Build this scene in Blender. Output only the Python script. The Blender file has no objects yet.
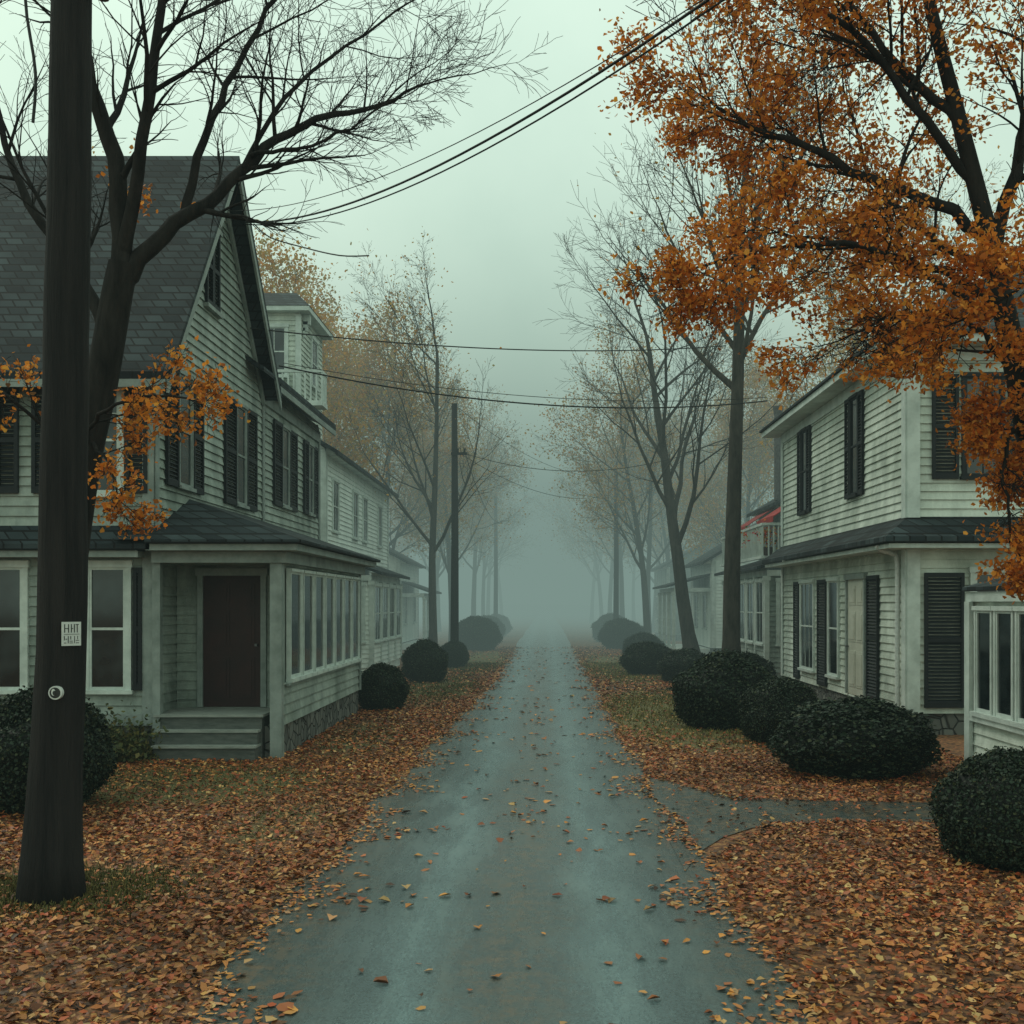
import bpy, math, random
import numpy as np
from mathutils import Vector, Matrix
random.seed(7)
NR=np.random.default_rng(11)
scn=bpy.context.scene
COL=scn.collection
OW={}

# ------------------------------------------------------------------ materials
def newmat(name):
    m=bpy.data.materials.new(name); m.use_nodes=True
    nt=m.node_tree; b=nt.nodes.get('Principled BSDF'); return m,nt,b
def nd(nt,t,**k):
    n=nt.nodes.new(t)
    for a,v in k.items(): setattr(n,a,v)
    return n
def ramp(nt,stops):
    r=nd(nt,'ShaderNodeValToRGB'); e=r.color_ramp.elements
    while len(e)<len(stops): e.new(0.5)
    for i,(p,c) in enumerate(stops):
        e[i].position=p; e[i].color=(*c,1)
    return r
def noisy(name,c1,c2,scale=3,rough=.8,bump=.2,bscale=30,det=6,stretch=(1,1,1),spec=.3,grime=False):
    m,nt,b=newmat(name); L=nt.links
    tc=nd(nt,'ShaderNodeTexCoord'); mp=nd(nt,'ShaderNodeMapping'); mp.inputs['Scale'].default_value=stretch
    L.new(tc.outputs['Object'],mp.inputs[0])
    n=nd(nt,'ShaderNodeTexNoise'); n.inputs['Scale'].default_value=scale; n.inputs['Detail'].default_value=det
    n.inputs['Roughness'].default_value=.65
    L.new(mp.outputs[0],n.inputs['Vector'])
    r=ramp(nt,[(.3,c1),(.62,c2)]); L.new(n.outputs['Fac'],r.inputs[0]); col=r.outputs[0]
    if grime:
        g=nd(nt,'ShaderNodeTexNoise'); g.inputs['Scale'].default_value=.45; g.inputs['Detail'].default_value=7; g.inputs['Roughness'].default_value=.7; L.new(tc.outputs['Object'],g.inputs['Vector'])
        gr=ramp(nt,[(.36,(.52,.55,.52)),(.6,(1,1,1))]); L.new(g.outputs['Fac'],gr.inputs[0])
        mx=nd(nt,'ShaderNodeMixRGB',blend_type='MULTIPLY'); mx.inputs[0].default_value=1; L.new(col,mx.inputs[1]); L.new(gr.outputs[0],mx.inputs[2]); col=mx.outputs[0]
    L.new(col,b.inputs['Base Color'])
    n2=nd(nt,'ShaderNodeTexNoise'); n2.inputs['Scale'].default_value=bscale; n2.inputs['Detail'].default_value=4
    L.new(mp.outputs[0],n2.inputs['Vector'])
    bp=nd(nt,'ShaderNodeBump'); bp.inputs['Strength'].default_value=bump; bp.inputs['Distance'].default_value=.02
    L.new(n2.outputs['Fac'],bp.inputs['Height']); L.new(bp.outputs[0],b.inputs['Normal'])
    b.inputs['Roughness'].default_value=rough; b.inputs['Specular IOR Level'].default_value=spec
    return m
M={}
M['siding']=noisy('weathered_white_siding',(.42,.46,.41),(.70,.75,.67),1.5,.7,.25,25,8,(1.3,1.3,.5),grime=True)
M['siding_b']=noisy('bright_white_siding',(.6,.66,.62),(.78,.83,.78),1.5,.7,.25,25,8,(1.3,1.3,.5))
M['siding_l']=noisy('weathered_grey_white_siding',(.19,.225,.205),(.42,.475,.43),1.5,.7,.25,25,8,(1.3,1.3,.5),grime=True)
M['trim']=noisy('trim_paint',(.38,.43,.40),(.60,.66,.62),2.5,.6,.1,20)
M['trimdull']=noisy('dull_trim_paint',(.15,.18,.165),(.28,.32,.30),2.5,.6,.1,20)
M['shutter']=noisy('dark_shutter_paint',(.004,.006,.008),(.010,.013,.016),3,.6,.2,20)
M['door']=noisy('dark_red_door',(.016,.006,.007),(.036,.010,.010),2,.5,.1,20)
M['greydoor']=noisy('cream_door',(.42,.42,.35),(.56,.56,.48),2,.5,.1,20)
M['bark']=noisy('bark',(.007,.007,.007),(.030,.027,.025),6,.95,.9,22,8,(1,1,.25),.1)
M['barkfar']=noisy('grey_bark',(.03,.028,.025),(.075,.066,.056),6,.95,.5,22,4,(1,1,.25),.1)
M['pole']=noisy('creosote_wood',(.005,.005,.006),(.022,.019,.019),5,.85,.8,40,8,(2,2,.12),.25)
M['wire']=noisy('black_cable',(.008,.008,.008),(.015,.015,.015),5,.6,0,10)
M['metal']=noisy('dull_metal',(.08,.08,.08),(.15,.15,.15),8,.5,.1,20)
M['white']=noisy('notice_white',(.5,.52,.5),(.66,.68,.65),14,.6,0,10)
M['ink']=noisy('ink_black',(.015,.015,.015),(.04,.04,.04),5,.6,0,10)
M['red']=noisy('red_canvas',(.26,.025,.025),(.42,.04,.036),4,.8,.1,30)
M['wood']=noisy('weathered_step_wood',(.06,.07,.065),(.12,.13,.12),4,.8,.3,30,6,(1,4,4))
M['tread']=noisy('worn_step_tread',(.20,.22,.20),(.32,.34,.31),4,.8,.3,30,6,(1,4,4))
M['brick']=noisy('sooty_brick',(.04,.03,.028),(.09,.06,.05),8,.9,.4,40)
def m_roof():
    m,nt,b=newmat('slate_shingles'); L=nt.links
    tc=nd(nt,'ShaderNodeTexCoord'); sp=nd(nt,'ShaderNodeSeparateXYZ'); L.new(tc.outputs['Object'],sp.inputs[0])
    ad=nd(nt,'ShaderNodeMath',operation='ADD'); L.new(sp.outputs[0],ad.inputs[0]); L.new(sp.outputs[1],ad.inputs[1])
    cb=nd(nt,'ShaderNodeCombineXYZ'); L.new(ad.outputs[0],cb.inputs[0]); L.new(sp.outputs[2],cb.inputs[1])
    br=nd(nt,'ShaderNodeTexBrick'); L.new(cb.outputs[0],br.inputs['Vector'])
    br.inputs['Scale'].default_value=1; br.inputs['Brick Width'].default_value=.28; br.inputs['Row Height'].default_value=.15
    br.inputs['Mortar Size'].default_value=.016; br.inputs['Color1'].default_value=(.008,.013,.018,1); br.inputs['Color2'].default_value=(.045,.060,.070,1)
    br.inputs['Mortar'].default_value=(.003,.004,.005,1); br.inputs['Bias'].default_value=-.1
    n=nd(nt,'ShaderNodeTexNoise'); n.inputs['Scale'].default_value=1.1; n.inputs['Detail'].default_value=6; L.new(tc.outputs['Object'],n.inputs['Vector'])
    r=ramp(nt,[(.3,(.45,.45,.45)),(.7,(1.3,1.35,1.25))]); L.new(n.outputs['Fac'],r.inputs[0])
    mx=nd(nt,'ShaderNodeMixRGB',blend_type='MULTIPLY'); mx.inputs[0].default_value=1
    L.new(br.outputs['Color'],mx.inputs[1]); L.new(r.outputs[0],mx.inputs[2]); L.new(mx.outputs[0],b.inputs['Base Color'])
    bp=nd(nt,'ShaderNodeBump'); bp.inputs['Strength'].default_value=1; bp.inputs['Distance'].default_value=.03; bp.invert=True
    L.new(br.outputs['Fac'],bp.inputs['Height']); L.new(bp.outputs[0],b.inputs['Normal']); b.inputs['Roughness'].default_value=.75; b.inputs['Specular IOR Level'].default_value=.3
    return m
M['roof']=m_roof()
def m_stone():
    m,nt,b=newmat('fieldstone'); L=nt.links
    tc=nd(nt,'ShaderNodeTexCoord')
    v=nd(nt,'ShaderNodeTexVoronoi'); v.inputs['Scale'].default_value=4.5; L.new(tc.outputs['Object'],v.inputs['Vector'])
    e=nd(nt,'ShaderNodeTexVoronoi',feature='DISTANCE_TO_EDGE'); e.inputs['Scale'].default_value=4.5; L.new(tc.outputs['Object'],e.inputs['Vector'])
    r=ramp(nt,[(0,(.05,.055,.05)),(1,(.19,.19,.17))]); L.new(v.outputs['Color'],r.inputs[0])
    r2=ramp(nt,[(0,(.2,.2,.2)),(.08,(1,1,1))]); L.new(e.outputs['Distance'],r2.inputs[0])
    mx=nd(nt,'ShaderNodeMixRGB',blend_type='MULTIPLY'); mx.inputs[0].default_value=1
    L.new(r.outputs[0],mx.inputs[1]); L.new(r2.outputs[0],mx.inputs[2]); L.new(mx.outputs[0],b.inputs['Base Color'])
    bp=nd(nt,'ShaderNodeBump'); bp.inputs['Distance'].default_value=.05; L.new(r2.outputs[0],bp.inputs['Height']); L.new(bp.outputs[0],b.inputs['Normal'])
    b.inputs['Roughness'].default_value=.9
    return m
M['stone']=m_stone()
def m_glass():
    m,nt,b=newmat('dark_window_glass'); L=nt.links
    tc=nd(nt,'ShaderNodeTexCoord'); n=nd(nt,'ShaderNodeTexNoise'); n.inputs['Scale'].default_value=1.4; L.new(tc.outputs['Object'],n.inputs['Vector'])
    r=ramp(nt,[(.42,(.005,.008,.010)),(.68,(.035,.05,.054))]); L.new(n.outputs['Fac'],r.inputs[0]); L.new(r.outputs[0],b.inputs['Base Color'])
    bp=nd(nt,'ShaderNodeBump'); bp.inputs['Strength'].default_value=.08; L.new(n.outputs['Fac'],bp.inputs['Height']); L.new(bp.outputs[0],b.inputs['Normal'])
    b.inputs['Roughness'].default_value=.08; b.inputs['Specular IOR Level'].default_value=.6
    return m
M['glass']=m_glass()
def m_leaf(name,trans=.35,rough=.6):
    m,nt,b=newmat(name); L=nt.links
    a=nd(nt,'ShaderNodeAttribute'); a.attribute_name='Col'
    L.new(a.outputs['Color'],b.inputs['Base Color']); b.inputs['Roughness'].default_value=rough; b.inputs['Specular IOR Level'].default_value=.25
    if trans>0:
        t=nd(nt,'ShaderNodeBsdfTranslucent'); L.new(a.outputs['Color'],t.inputs[0])
        mx=nd(nt,'ShaderNodeMixShader'); mx.inputs[0].default_value=trans
        L.new(b.outputs[0],mx.inputs[1]); L.new(t.outputs[0],mx.inputs[2]); L.new(mx.outputs[0],nt.nodes['Material Output'].inputs[0])
    return m
M['leaf']=m_leaf('autumn_leaf',.5); M['litter']=m_leaf('fallen_leaf',0,.5); M['bush']=m_leaf('bush_leaf',0); M['grass']=m_leaf('grass_blade',0)

# ------------------------------------------------------------------ mesh helpers
class MB:
    def __init__(s): s.v=[]; s.f=[]; s.m=[]
    def poly(s,pts,m=0):
        i=len(s.v); s.v.extend([tuple(p) for p in pts]); s.f.append(tuple(range(i,i+len(pts)))); s.m.append(m)
    def hexa(s,c,m=0):
        i=len(s.v); s.v.extend([tuple(p) for p in c])
        for q in ((0,3,2,1),(4,5,6,7),(0,1,5,4),(1,2,6,5),(2,3,7,6),(3,0,4,7)):
            s.f.append(tuple(i+k for k in q)); s.m.append(m)
    def box(s,x0,x1,y0,y1,z0,z1,m=0):
        s.hexa([(x0,y0,z0),(x1,y0,z0),(x1,y1,z0),(x0,y1,z0),(x0,y0,z1),(x1,y0,z1),(x1,y1,z1),(x0,y1,z1)],m)
    def slab(s,top,t,m=0):
        s.hexa([(p[0],p[1],p[2]-t) for p in top]+list(top),m)
    def obj(s,name,parent=None,mats=(),smooth=False,origin=None,label=None):
        o=origin
        if o is None:
            a=np.array(s.v); o=Vector((a[:,0].mean(),a[:,1].mean(),a[:,2].min()))
        o=Vector(o)
        me=bpy.data.meshes.new(name)
        me.from_pydata([(x-o.x,y-o.y,z-o.z) for x,y,z in s.v],[],s.f)
        for mm in mats: me.materials.append(mm)
        me.polygons.foreach_set('material_index',s.m)
        if smooth: me.polygons.foreach_set('use_smooth',[True]*len(s.f))
        me.update()
        return place(me,name,o,parent,label)
def place(me,name,o,parent=None,label=None):
    ob=bpy.data.objects.new(name,me); COL.objects.link(ob); OW[ob.name]=Vector(o)
    if parent: ob.parent=parent; ob.location=Vector(o)-OW[parent.name]
    else: ob.location=o
    if label: ob['label']=label
    return ob
def thing(name,loc,label,cat,group=None):
    e=place(None,name,loc); e['label']=label; e['category']=cat; e.empty_display_size=.3
    if group: e['group']=group
    return e
def tag(ob,label=None,cat=None,group=None,kind=None):
    if label: ob['label']=label
    if cat: ob['category']=cat
    if group: ob['group']=group
    if kind: ob['kind']=kind
    return ob
class Face:
    def __init__(s,O,U,N): s.O=O; s.U=U; s.N=N
    def p(s,u,z,o): return (s.O[0]+s.U[0]*u+s.N[0]*o, s.O[1]+s.U[1]*u+s.N[1]*o, z)
def FX(x,sgn): return Face((x,0),(0,1),(sgn,0))
def FY(y): return Face((0,y),(1,0),(0,-1))
def fbox(mb,F,u0,u1,z0,z1,o0,o1,m=0):
    mb.hexa([F.p(u0,z0,o0),F.p(u1,z0,o0),F.p(u1,z0,o1),F.p(u0,z0,o1),F.p(u0,z1,o0),F.p(u1,z1,o0),F.p(u1,z1,o1),F.p(u0,z1,o1)],m)
def siding(mb,F,z0,z1,ext,m=0,ex=.155,lip=.036):
    z=z0
    while z<z1-1e-3:
        zt=min(z+ex,z1); a0,b0=ext(z); a1,b1=ext(zt)
        if b0-a0<.03: break
        if b1<a1: a1=b1=(a0+b0)/2
        j=random.uniform(-.009,.009); j2=random.uniform(-.009,.009)
        mb.poly([F.p(a0,z+j,lip),F.p(b0,z+j2,lip),F.p(b1,zt+.006,.002),F.p(a1,zt+.006,.002)],m)
        mb.poly([F.p(a0,z+j,0),F.p(b0,z+j2,0),F.p(b0,z+j2,lip),F.p(a0,z+j,lip)],m)
        z=zt
def window(F,u,w,z0,z1,parent,nx=2,ny=1,trim='trim',name='window',c=.09,rail=True):
    mb=MB(); a,b=u-w/2,u+w/2
    fbox(mb,F,a-c,a,z0,z1,.0,.075); fbox(mb,F,b,b+c,z0,z1,.0,.075)
    fbox(mb,F,a-c-.02,b+c+.02,z1,z1+c*1.2,.0,.095); fbox(mb,F,a-c-.03,b+c+.03,z0-.06,z0,.0,.12)
    fbox(mb,F,a,b,z0,z1,.005,.040,1)
    zm=(z0+z1)/2; s=.036
    fbox(mb,F,a,a+s,z0,z1,.041,.062); fbox(mb,F,b-s,b,z0,z1,.041,.062)
    fbox(mb,F,a+s,b-s,z0,z0+s*1.4,.041,.061); fbox(mb,F,a+s,b-s,z1-s,z1,.041,.061)
    if rail: fbox(mb,F,a+s,b-s,zm-.02,zm+.02,.041,.064)
    for i in range(1,nx):
        x=a+(b-a)*i/nx
        fbox(mb,F,x-.01,x+.01,z0+.052,zm-.022,.041,.052); fbox(mb,F,x-.01,x+.01,zm+.022,z1-.037,.041,.052)
    for zz0,zz1 in ((z0,zm),(zm,z1)):
        for j in range(1,ny):
            z=zz0+(zz1-zz0)*j/ny; fbox(mb,F,a+s+.002,b-s-.002,z-.01,z+.01,.041,.0505)
    return mb.obj(name,parent,(M[trim],M['glass']))
def shutter(F,a,b,z0,z1,parent):
    mb=MB(); s=.06
    fbox(mb,F,a,a+s,z0,z1,.037,.085); fbox(mb,F,b-s,b,z0,z1,.037,.085)
    fbox(mb,F,a+s,b-s,z0,z0+.1,.037,.083); fbox(mb,F,a+s,b-s,z1-.08,z1,.037,.083); zm=(z0+z1)/2; fbox(mb,F,a+s,b-s,zm-.04,zm+.04,.037,.083)
    z=z0+.1
    while z<z1-.09:
        mb.hexa([F.p(a+s,z,.037),F.p(b-s,z,.037),F.p(b-s,z,.08),F.p(a+s,z,.08),F.p(a+s,z+.045,.037),F.p(b-s,z+.045,.037),F.p(b-s,z+.02,.06),F.p(a+s,z+.02,.06)]); z+=.065
    return mb.obj('shutter',parent,(M['shutter'],))
def door(F,u,w,z0,z1,parent,mat='door'):
    mb=MB(); a,b=u-w/2,u+w/2; c=.09
    fbox(mb,F,a-c,a,z0,z1,0,.08,1); fbox(mb,F,b,b+c,z0,z1,0,.08,1); fbox(mb,F,a-c-.03,b+c+.03,z1,z1+.12,0,.1,1)
    fbox(mb,F,a,b,z0,z1,.003,.04,0)
    H=z1-z0
    for (ua,ub) in ((a+.1,u-.04),(u+.04,b-.1)):
        for (f0,f1) in ((.07,.38),(.46,.72),(.78,.94)):
            fbox(mb,F,ua,ub,z0+H*f0,z0+H*f1,.041,.052,0); fbox(mb,F,ua+.05,ub-.05,z0+H*f0+.05,z0+H*f1-.05,.0525,.062,0)
    d=mb.obj('door',parent,(M[mat],M['trimdull']))
    k=MB(); fbox(k,F,b-.09,b-.05,z0+1.0,z0+1.04,.05,.11); k.obj('handle',d,(M['metal'],))
    return d
def tubepts(mb,pts,rads,sides,m=0,cap=False):
    n=len(pts); base=len(mb.v); prev=None
    for i in range(n):
        t=(pts[min(i+1,n-1)]-pts[max(i-1,0)])
        if t.length<1e-6: t=Vector((0,0,1))
        t.normalize()
        if prev is None:
            a=Vector((1,0,0)) if abs(t.x)<.8 else Vector((0,1,0)); u=t.cross(a).normalized()
        else:
            u=(prev-t*prev.dot(t))
            u=u.normalized() if u.length>1e-5 else t.cross(Vector((1,0,0))).normalized()
        prev=u; w=t.cross(u); r=rads[i]; p=pts[i]
        for k in range(sides):
            a=2*math.pi*k/sides; c,s=math.cos(a)*r,math.sin(a)*r
            mb.v.append((p.x+u.x*c+w.x*s,p.y+u.y*c+w.y*s,p.z+u.z*c+w.z*s))
    for i in range(n-1):
        for k in range(sides):
            k2=(k+1)%sides; a=base+i*sides
            mb.f.append((a+k,a+k2,a+sides+k2,a+sides+k)); mb.m.append(m)
    if cap:
        mb.f.append(tuple(base+(n-1)*sides+k for k in range(sides))); mb.m.append(m)
        mb.f.append(tuple(base+sides-1-k for k in range(sides))); mb.m.append(m)

LEAF=np.array([(0,-.5,0),(0,.5,0),(.36,-.12,.1),(.22,.28,.07),(-.36,-.12,.1),(-.22,.28,.07)])
def leaf_arrays(C,S,W=None,f0=-.5,f1=2.6):
    n=len(C)
    if W is None: W=NR.normal(size=(n,3))
    W=W/np.linalg.norm(W,axis=1,keepdims=True)
    A=NR.normal(size=(n,3)); U=np.cross(W,A); U/=np.linalg.norm(U,axis=1,keepdims=True); V=np.cross(W,U)
    asp=NR.uniform(.7,1.25,n)[:,None]; fo=NR.uniform(f0,f1,n)[:,None]
    out=np.empty((n,6,3))
    jit=NR.normal(size=(n,6,1))*.07
    for i in range(6):
        x,y,z=LEAF[i]; out[:,i,:]=C+S[:,None]*((x*asp+jit[:,i])*U+(y+jit[:,(i+2)%6])*V+z*fo*W)
    return out.reshape(-1,3)
def quad_idx(n):
    b=(np.arange(n)*6)[:,None]
    return np.concatenate([b+np.array([[0,2,3,1]]),b+np.array([[0,1,5,4]])],axis=1).reshape(-1,4)
def arr_mesh(name,V,Q,Ccol,mat,smooth=False):
    me=bpy.data.meshes.new(name); me.vertices.add(len(V)); me.vertices.foreach_set('co',V.astype(np.float32).ravel())
    me.loops.add(Q.size); me.loops.foreach_set('vertex_index',Q.astype(np.int32).ravel())
    me.polygons.add(len(Q)); me.polygons.foreach_set('loop_start',(np.arange(len(Q))*4).astype(np.int32))
    ca=me.color_attributes.new('Col','FLOAT_COLOR','POINT')
    cc=np.ones((len(V),4),np.float32); cc[:,:3]=Ccol; ca.data.foreach_set('color',cc.ravel())
    me.materials.append(mat); me.update(calc_edges=True); me.validate()
    return me
def palette(n,pal,weights,jit=.25):
    pal=np.array(pal); w=np.array(weights,float); w/=w.sum()
    c=pal[NR.choice(len(pal),n,p=w)]
    return np.clip(c*NR.uniform(1-jit,1+jit,(n,1))*NR.uniform(.92,1.08,(n,3)),0,.95)
ORANGE=[(.72,.25,.03),(.60,.18,.02),(.80,.34,.06),(.42,.13,.02),(.27,.10,.03)]
LITTER=[(.42,.15,.045),(.30,.085,.032),(.50,.22,.07),(.15,.055,.026),(.52,.30,.12),(.36,.075,.025),(.10,.045,.025)]

# ------------------------------------------------------------------ trees
def rdir(): 
    return Vector((random.gauss(0,1),random.gauss(0,1),random.gauss(0,1))).normalized()
def dev(d,ang):
    a=d.cross(rdir()).normalized(); return (Matrix.Rotation(ang,3,a)@d).normalized()
SIDES=[10,7,5,4,3,3]
def branch(T,C,p,d,L,r,lev,P,tips):
    n=P['seg'][lev]; pts=[p.copy()]; q=p.copy(); step=L/n
    for i in range(n):
        d=(d+rdir()*P['wob'][lev]+Vector((0,0,1))*P['trop'][lev]).normalized(); q=q+d*step; pts.append(q.copy())
    e=P['end'][lev]
    rads=[max(P['rmin'],r*(1-(1-e)*i/n)) for i in range(n+1)]
    if lev==0: rads[0]*=1.35
    tubepts(T if lev<=1 else C,pts,rads,SIDES[lev])
    if lev>=P['max']:
        tips.append(pts[-1]); tips.append(pts[len(pts)//2]); return
    nc=P['nch'][lev]; t0=P['t0'][lev]
    for k in range(nc+1):
        if k==nc: t=1.0; ang=math.radians(12)
        else: t=t0+(1-t0)*(k+random.random()*.8)/nc; ang=math.radians(P['ang'][lev])*random.uniform(.7,1.3)
        x=t*n; i=min(int(x),n-1); pos=pts[i].lerp(pts[i+1],x-i); dd=(pts[i+1]-pts[i]).normalized()
        rr=rads[i]+(rads[i+1]-rads[i])*(x-i)
        LL=L*P['ratio'][lev]*random.uniform(.75,1.2)*(1.15-.45*t)
        branch(T,C,pos,dev(dd,ang),LL,rr*random.uniform(.42,.6) if k<nc else rr*.9,lev+1,P,tips)
PG=dict(seg=[9,6,4,3,2],wob=[.05,.12,.16,.2,.2],trop=[.03,.10,.06,.04,.0],end=[.3,.25,.3,.4,.5],rmin=.005,max=4,
        nch=[11,7,5,4],t0=[.32,.2,.2,.15],ang=[42,40,38,36],ratio=[.48,.52,.5,.5])
def tree_meshes(seed,H,r,P,leaves=0,pal=None,lw=None,ls=.14,lean=(0,0),spread=.2):
    random.seed(seed); T,C=MB(),MB(); tips=[]
    branch(T,C,Vector((0,0,-.1)),Vector((lean[0],lean[1],1)).normalized(),H*.72,r,0,P,tips)
    def mk(mb,nm):
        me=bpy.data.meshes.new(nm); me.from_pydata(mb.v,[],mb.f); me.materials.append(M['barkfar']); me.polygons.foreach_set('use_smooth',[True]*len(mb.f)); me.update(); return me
    res=[mk(T,'trunk'),mk(C,'crown'),None]
    if leaves:
        tp=np.array([tuple(t) for t in tips]); idx=NR.integers(0,len(tp),leaves)
        Cn=tp[idx]+NR.normal(size=(leaves,3))*spread
        V=leaf_arrays(Cn,NR.uniform(.6,1.3,leaves)*ls); res[2]=arr_mesh('foliage',V,quad_idx(leaves),np.repeat(palette(leaves,pal,lw),6,axis=0),M['leaf'])
    return res
def put_tree(meshes,x,y,rot,sc,label,group=None):
    e=thing('tree',(x,y,0),label,'tree',group); e.rotation_euler=(0,0,rot); e.scale=(sc,sc,sc)
    for me,nm in zip(meshes,('trunk','crown','foliage')):
        if me:
            o=bpy.data.objects.new(nm,me); COL.objects.link(o); o.parent=e
    return e
def smoothline(pts,k=4):
    P=[Vector(p) for p in pts]; out=[]
    for i in range(len(P)-1):
        p0=P[max(i-1,0)]; p1=P[i]; p2=P[i+1]; p3=P[min(i+2,len(P)-1)]
        for j in range(k):
            t=j/k; out.append(.5*((2*p1)+(p2-p0)*t+(2*p0-5*p1+4*p2-p3)*t*t+(3*p1-p0-3*p2+p3)*t**3))
    out.append(P[-1]); return out
def limb(T,C,pts,r0,r1,nch,clen,P,tips,t0=.2,sides=8,wig=.03):
    q=smoothline(pts); n=len(q)
    for i in range(1,n-1): q[i]=q[i]+rdir()*wig
    rads=[r0+(r1-r0)*(i/(n-1))**.8 for i in range(n)]
    tubepts(T,q,rads,sides)
    for k in range(nch):
        t=t0+(1-t0)*(k+random.random()*.8)/nch; x=t*(n-1); i=min(int(x),n-2); pos=q[i].lerp(q[i+1],x-i); dd=(q[i+1]-q[i]).normalized()
        rr=min(rads[i]*.5,.034*clen/1.2)
        branch(T,C,pos,dev(dd,math.radians(48)*random.uniform(.6,1.3)),clen*random.uniform(.6,1.25)*(1.15-.4*t),rr,2,P,tips)
    branch(T,C,q[-1],(q[-1]-q[-2]).normalized(),clen*.8,r1,2,P,tips)

# hero bare tree with a few orange sprays
random.seed(21)
PH=dict(seg=[6,5,6,5,4],wob=[.1,.12,.16,.2,.24],trop=[.05,.06,.05,.03,.0],end=[.3,.3,.2,.28,.5],rmin=.0026,max=4,
        nch=[6,6,7,5],t0=[.2,.2,.15,.12],ang=[40,40,38,36],ratio=[.5,.55,.58,.55])
T,C=MB(),MB(); tips=[]
tubepts(T,smoothline([(-5.36,12.1,-.1),(-5.32,12,1.4),(-5.22,12,2.6),(-5.04,12,3.9),(-4.84,12,4.8),(-4.68,12,5.7),(-4.60,12,6.1)]),
        [.27]+[.205-.0022*i for i in range(24)],12)
limb(T,C,[(-4.62,12,5.9),(-4.2,12.1,6.45),(-3.65,12.3,6.95),(-3.2,12.5,7.55),(-2.6,12.6,7.95),(-1.95,12.8,8.2),(-1.35,12.8,8.45)],.11,.011,14,1.35,PH,tips,.25)
limb(T,C,[(-4.62,12,5.9),(-4.66,12,7.0),(-4.9,11.9,8.0),(-5.15,11.8,9.1),(-5.2,11.8,10.3)],.13,.035,9,1.6,PH,tips,.2)
limb(T,C,[(-4.60,12,6.2),(-4.3,11.7,7.3),(-4.03,11.5,8.3),(-3.95,11.4,9.3),(-3.7,11.4,10.3)],.085,.024,9,1.5,PH,tips,.25)
limb(T,C,[(-4.0,12.2,6.65),(-3.82,12.3,7.6),(-3.5,12.5,8.5),(-3.05,12.6,9.4),(-2.6,12.6,10.2)],.06,.016,9,1.4,PH,tips,.2)
limb(T,C,[(-4.72,12,5.3),(-5.2,12.2,6.1),(-5.8,12.4,6.9),(-6.2,12.5,7.9),(-6.4,12.5,9.2)],.09,.02,9,1.5,PH,tips,.2)
limb(T,C,[(-3.4,12.4,7.3),(-3.0,12.6,8.2),(-2.3,12.8,8.9),(-1.6,13,9.5)],.036,.01,8,1.2,PH,tips,.2)
limb(T,C,[(-3.3,12.4,7.45),(-2.7,12.0,7.35),(-2.1,11.8,7.5),(-1.6,11.6,7.7)],.028,.008,7,.9,PH,tips,.2)
tw=[]
limb(T,C,[(-5.05,12,4.0),(-4.75,11.6,4.3),(-4.3,11.3,4.5),(-3.8,11.1,4.5),(-3.5,11,4.4)],.03,.007,8,.6,PH,tw,.2)
limb(T,C,[(-5.08,12,3.9),(-5.3,11.6,4.3),(-5.7,11.2,4.6),(-6.1,11,4.5)],.03,.007,7,.75,PH,tw,.3)
limb(T,C,[(-4.95,12,4.2),(-4.7,11.7,3.95),(-4.5,11.5,3.7),(-4.4,11.4,3.45)],.025,.007,5,.45,PH,tw,.3)
e=thing('tree',(-5.36,12.1,0),'big bare dark-barked tree keeping a few orange sprays beside the house','tree')
T.obj('trunk',e,(M['bark'],),True); C.obj('crown',e,(M['bark'],),True)
n=2600; tp=np.array([tuple(t) for t in tw]); tp=tp[NR.random(len(tp))<.7]; Cn=tp[NR.integers(0,len(tp),n)]+NR.normal(size=(n,3))*.055
ex=np.array([tuple(t) for t in tips]); sel=ex[(np.abs(ex[:,0]+4.5)<.35)&(ex[:,2]<7.4)]
if len(sel): 
    Cn=np.vstack([Cn,sel[NR.integers(0,len(sel),110)]+NR.normal(size=(110,3))*.06])
n=len(Cn); me=arr_mesh('foliage',leaf_arrays(Cn-np.array([-5.36,12.1,0]),NR.uniform(.038,.075,n)),quad_idx(n),np.repeat(palette(n,ORANGE,[3,4,3,2,1]),6,axis=0),M['leaf'])
place(me,'foliage',(-5.36,12.1,0),e)

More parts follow.
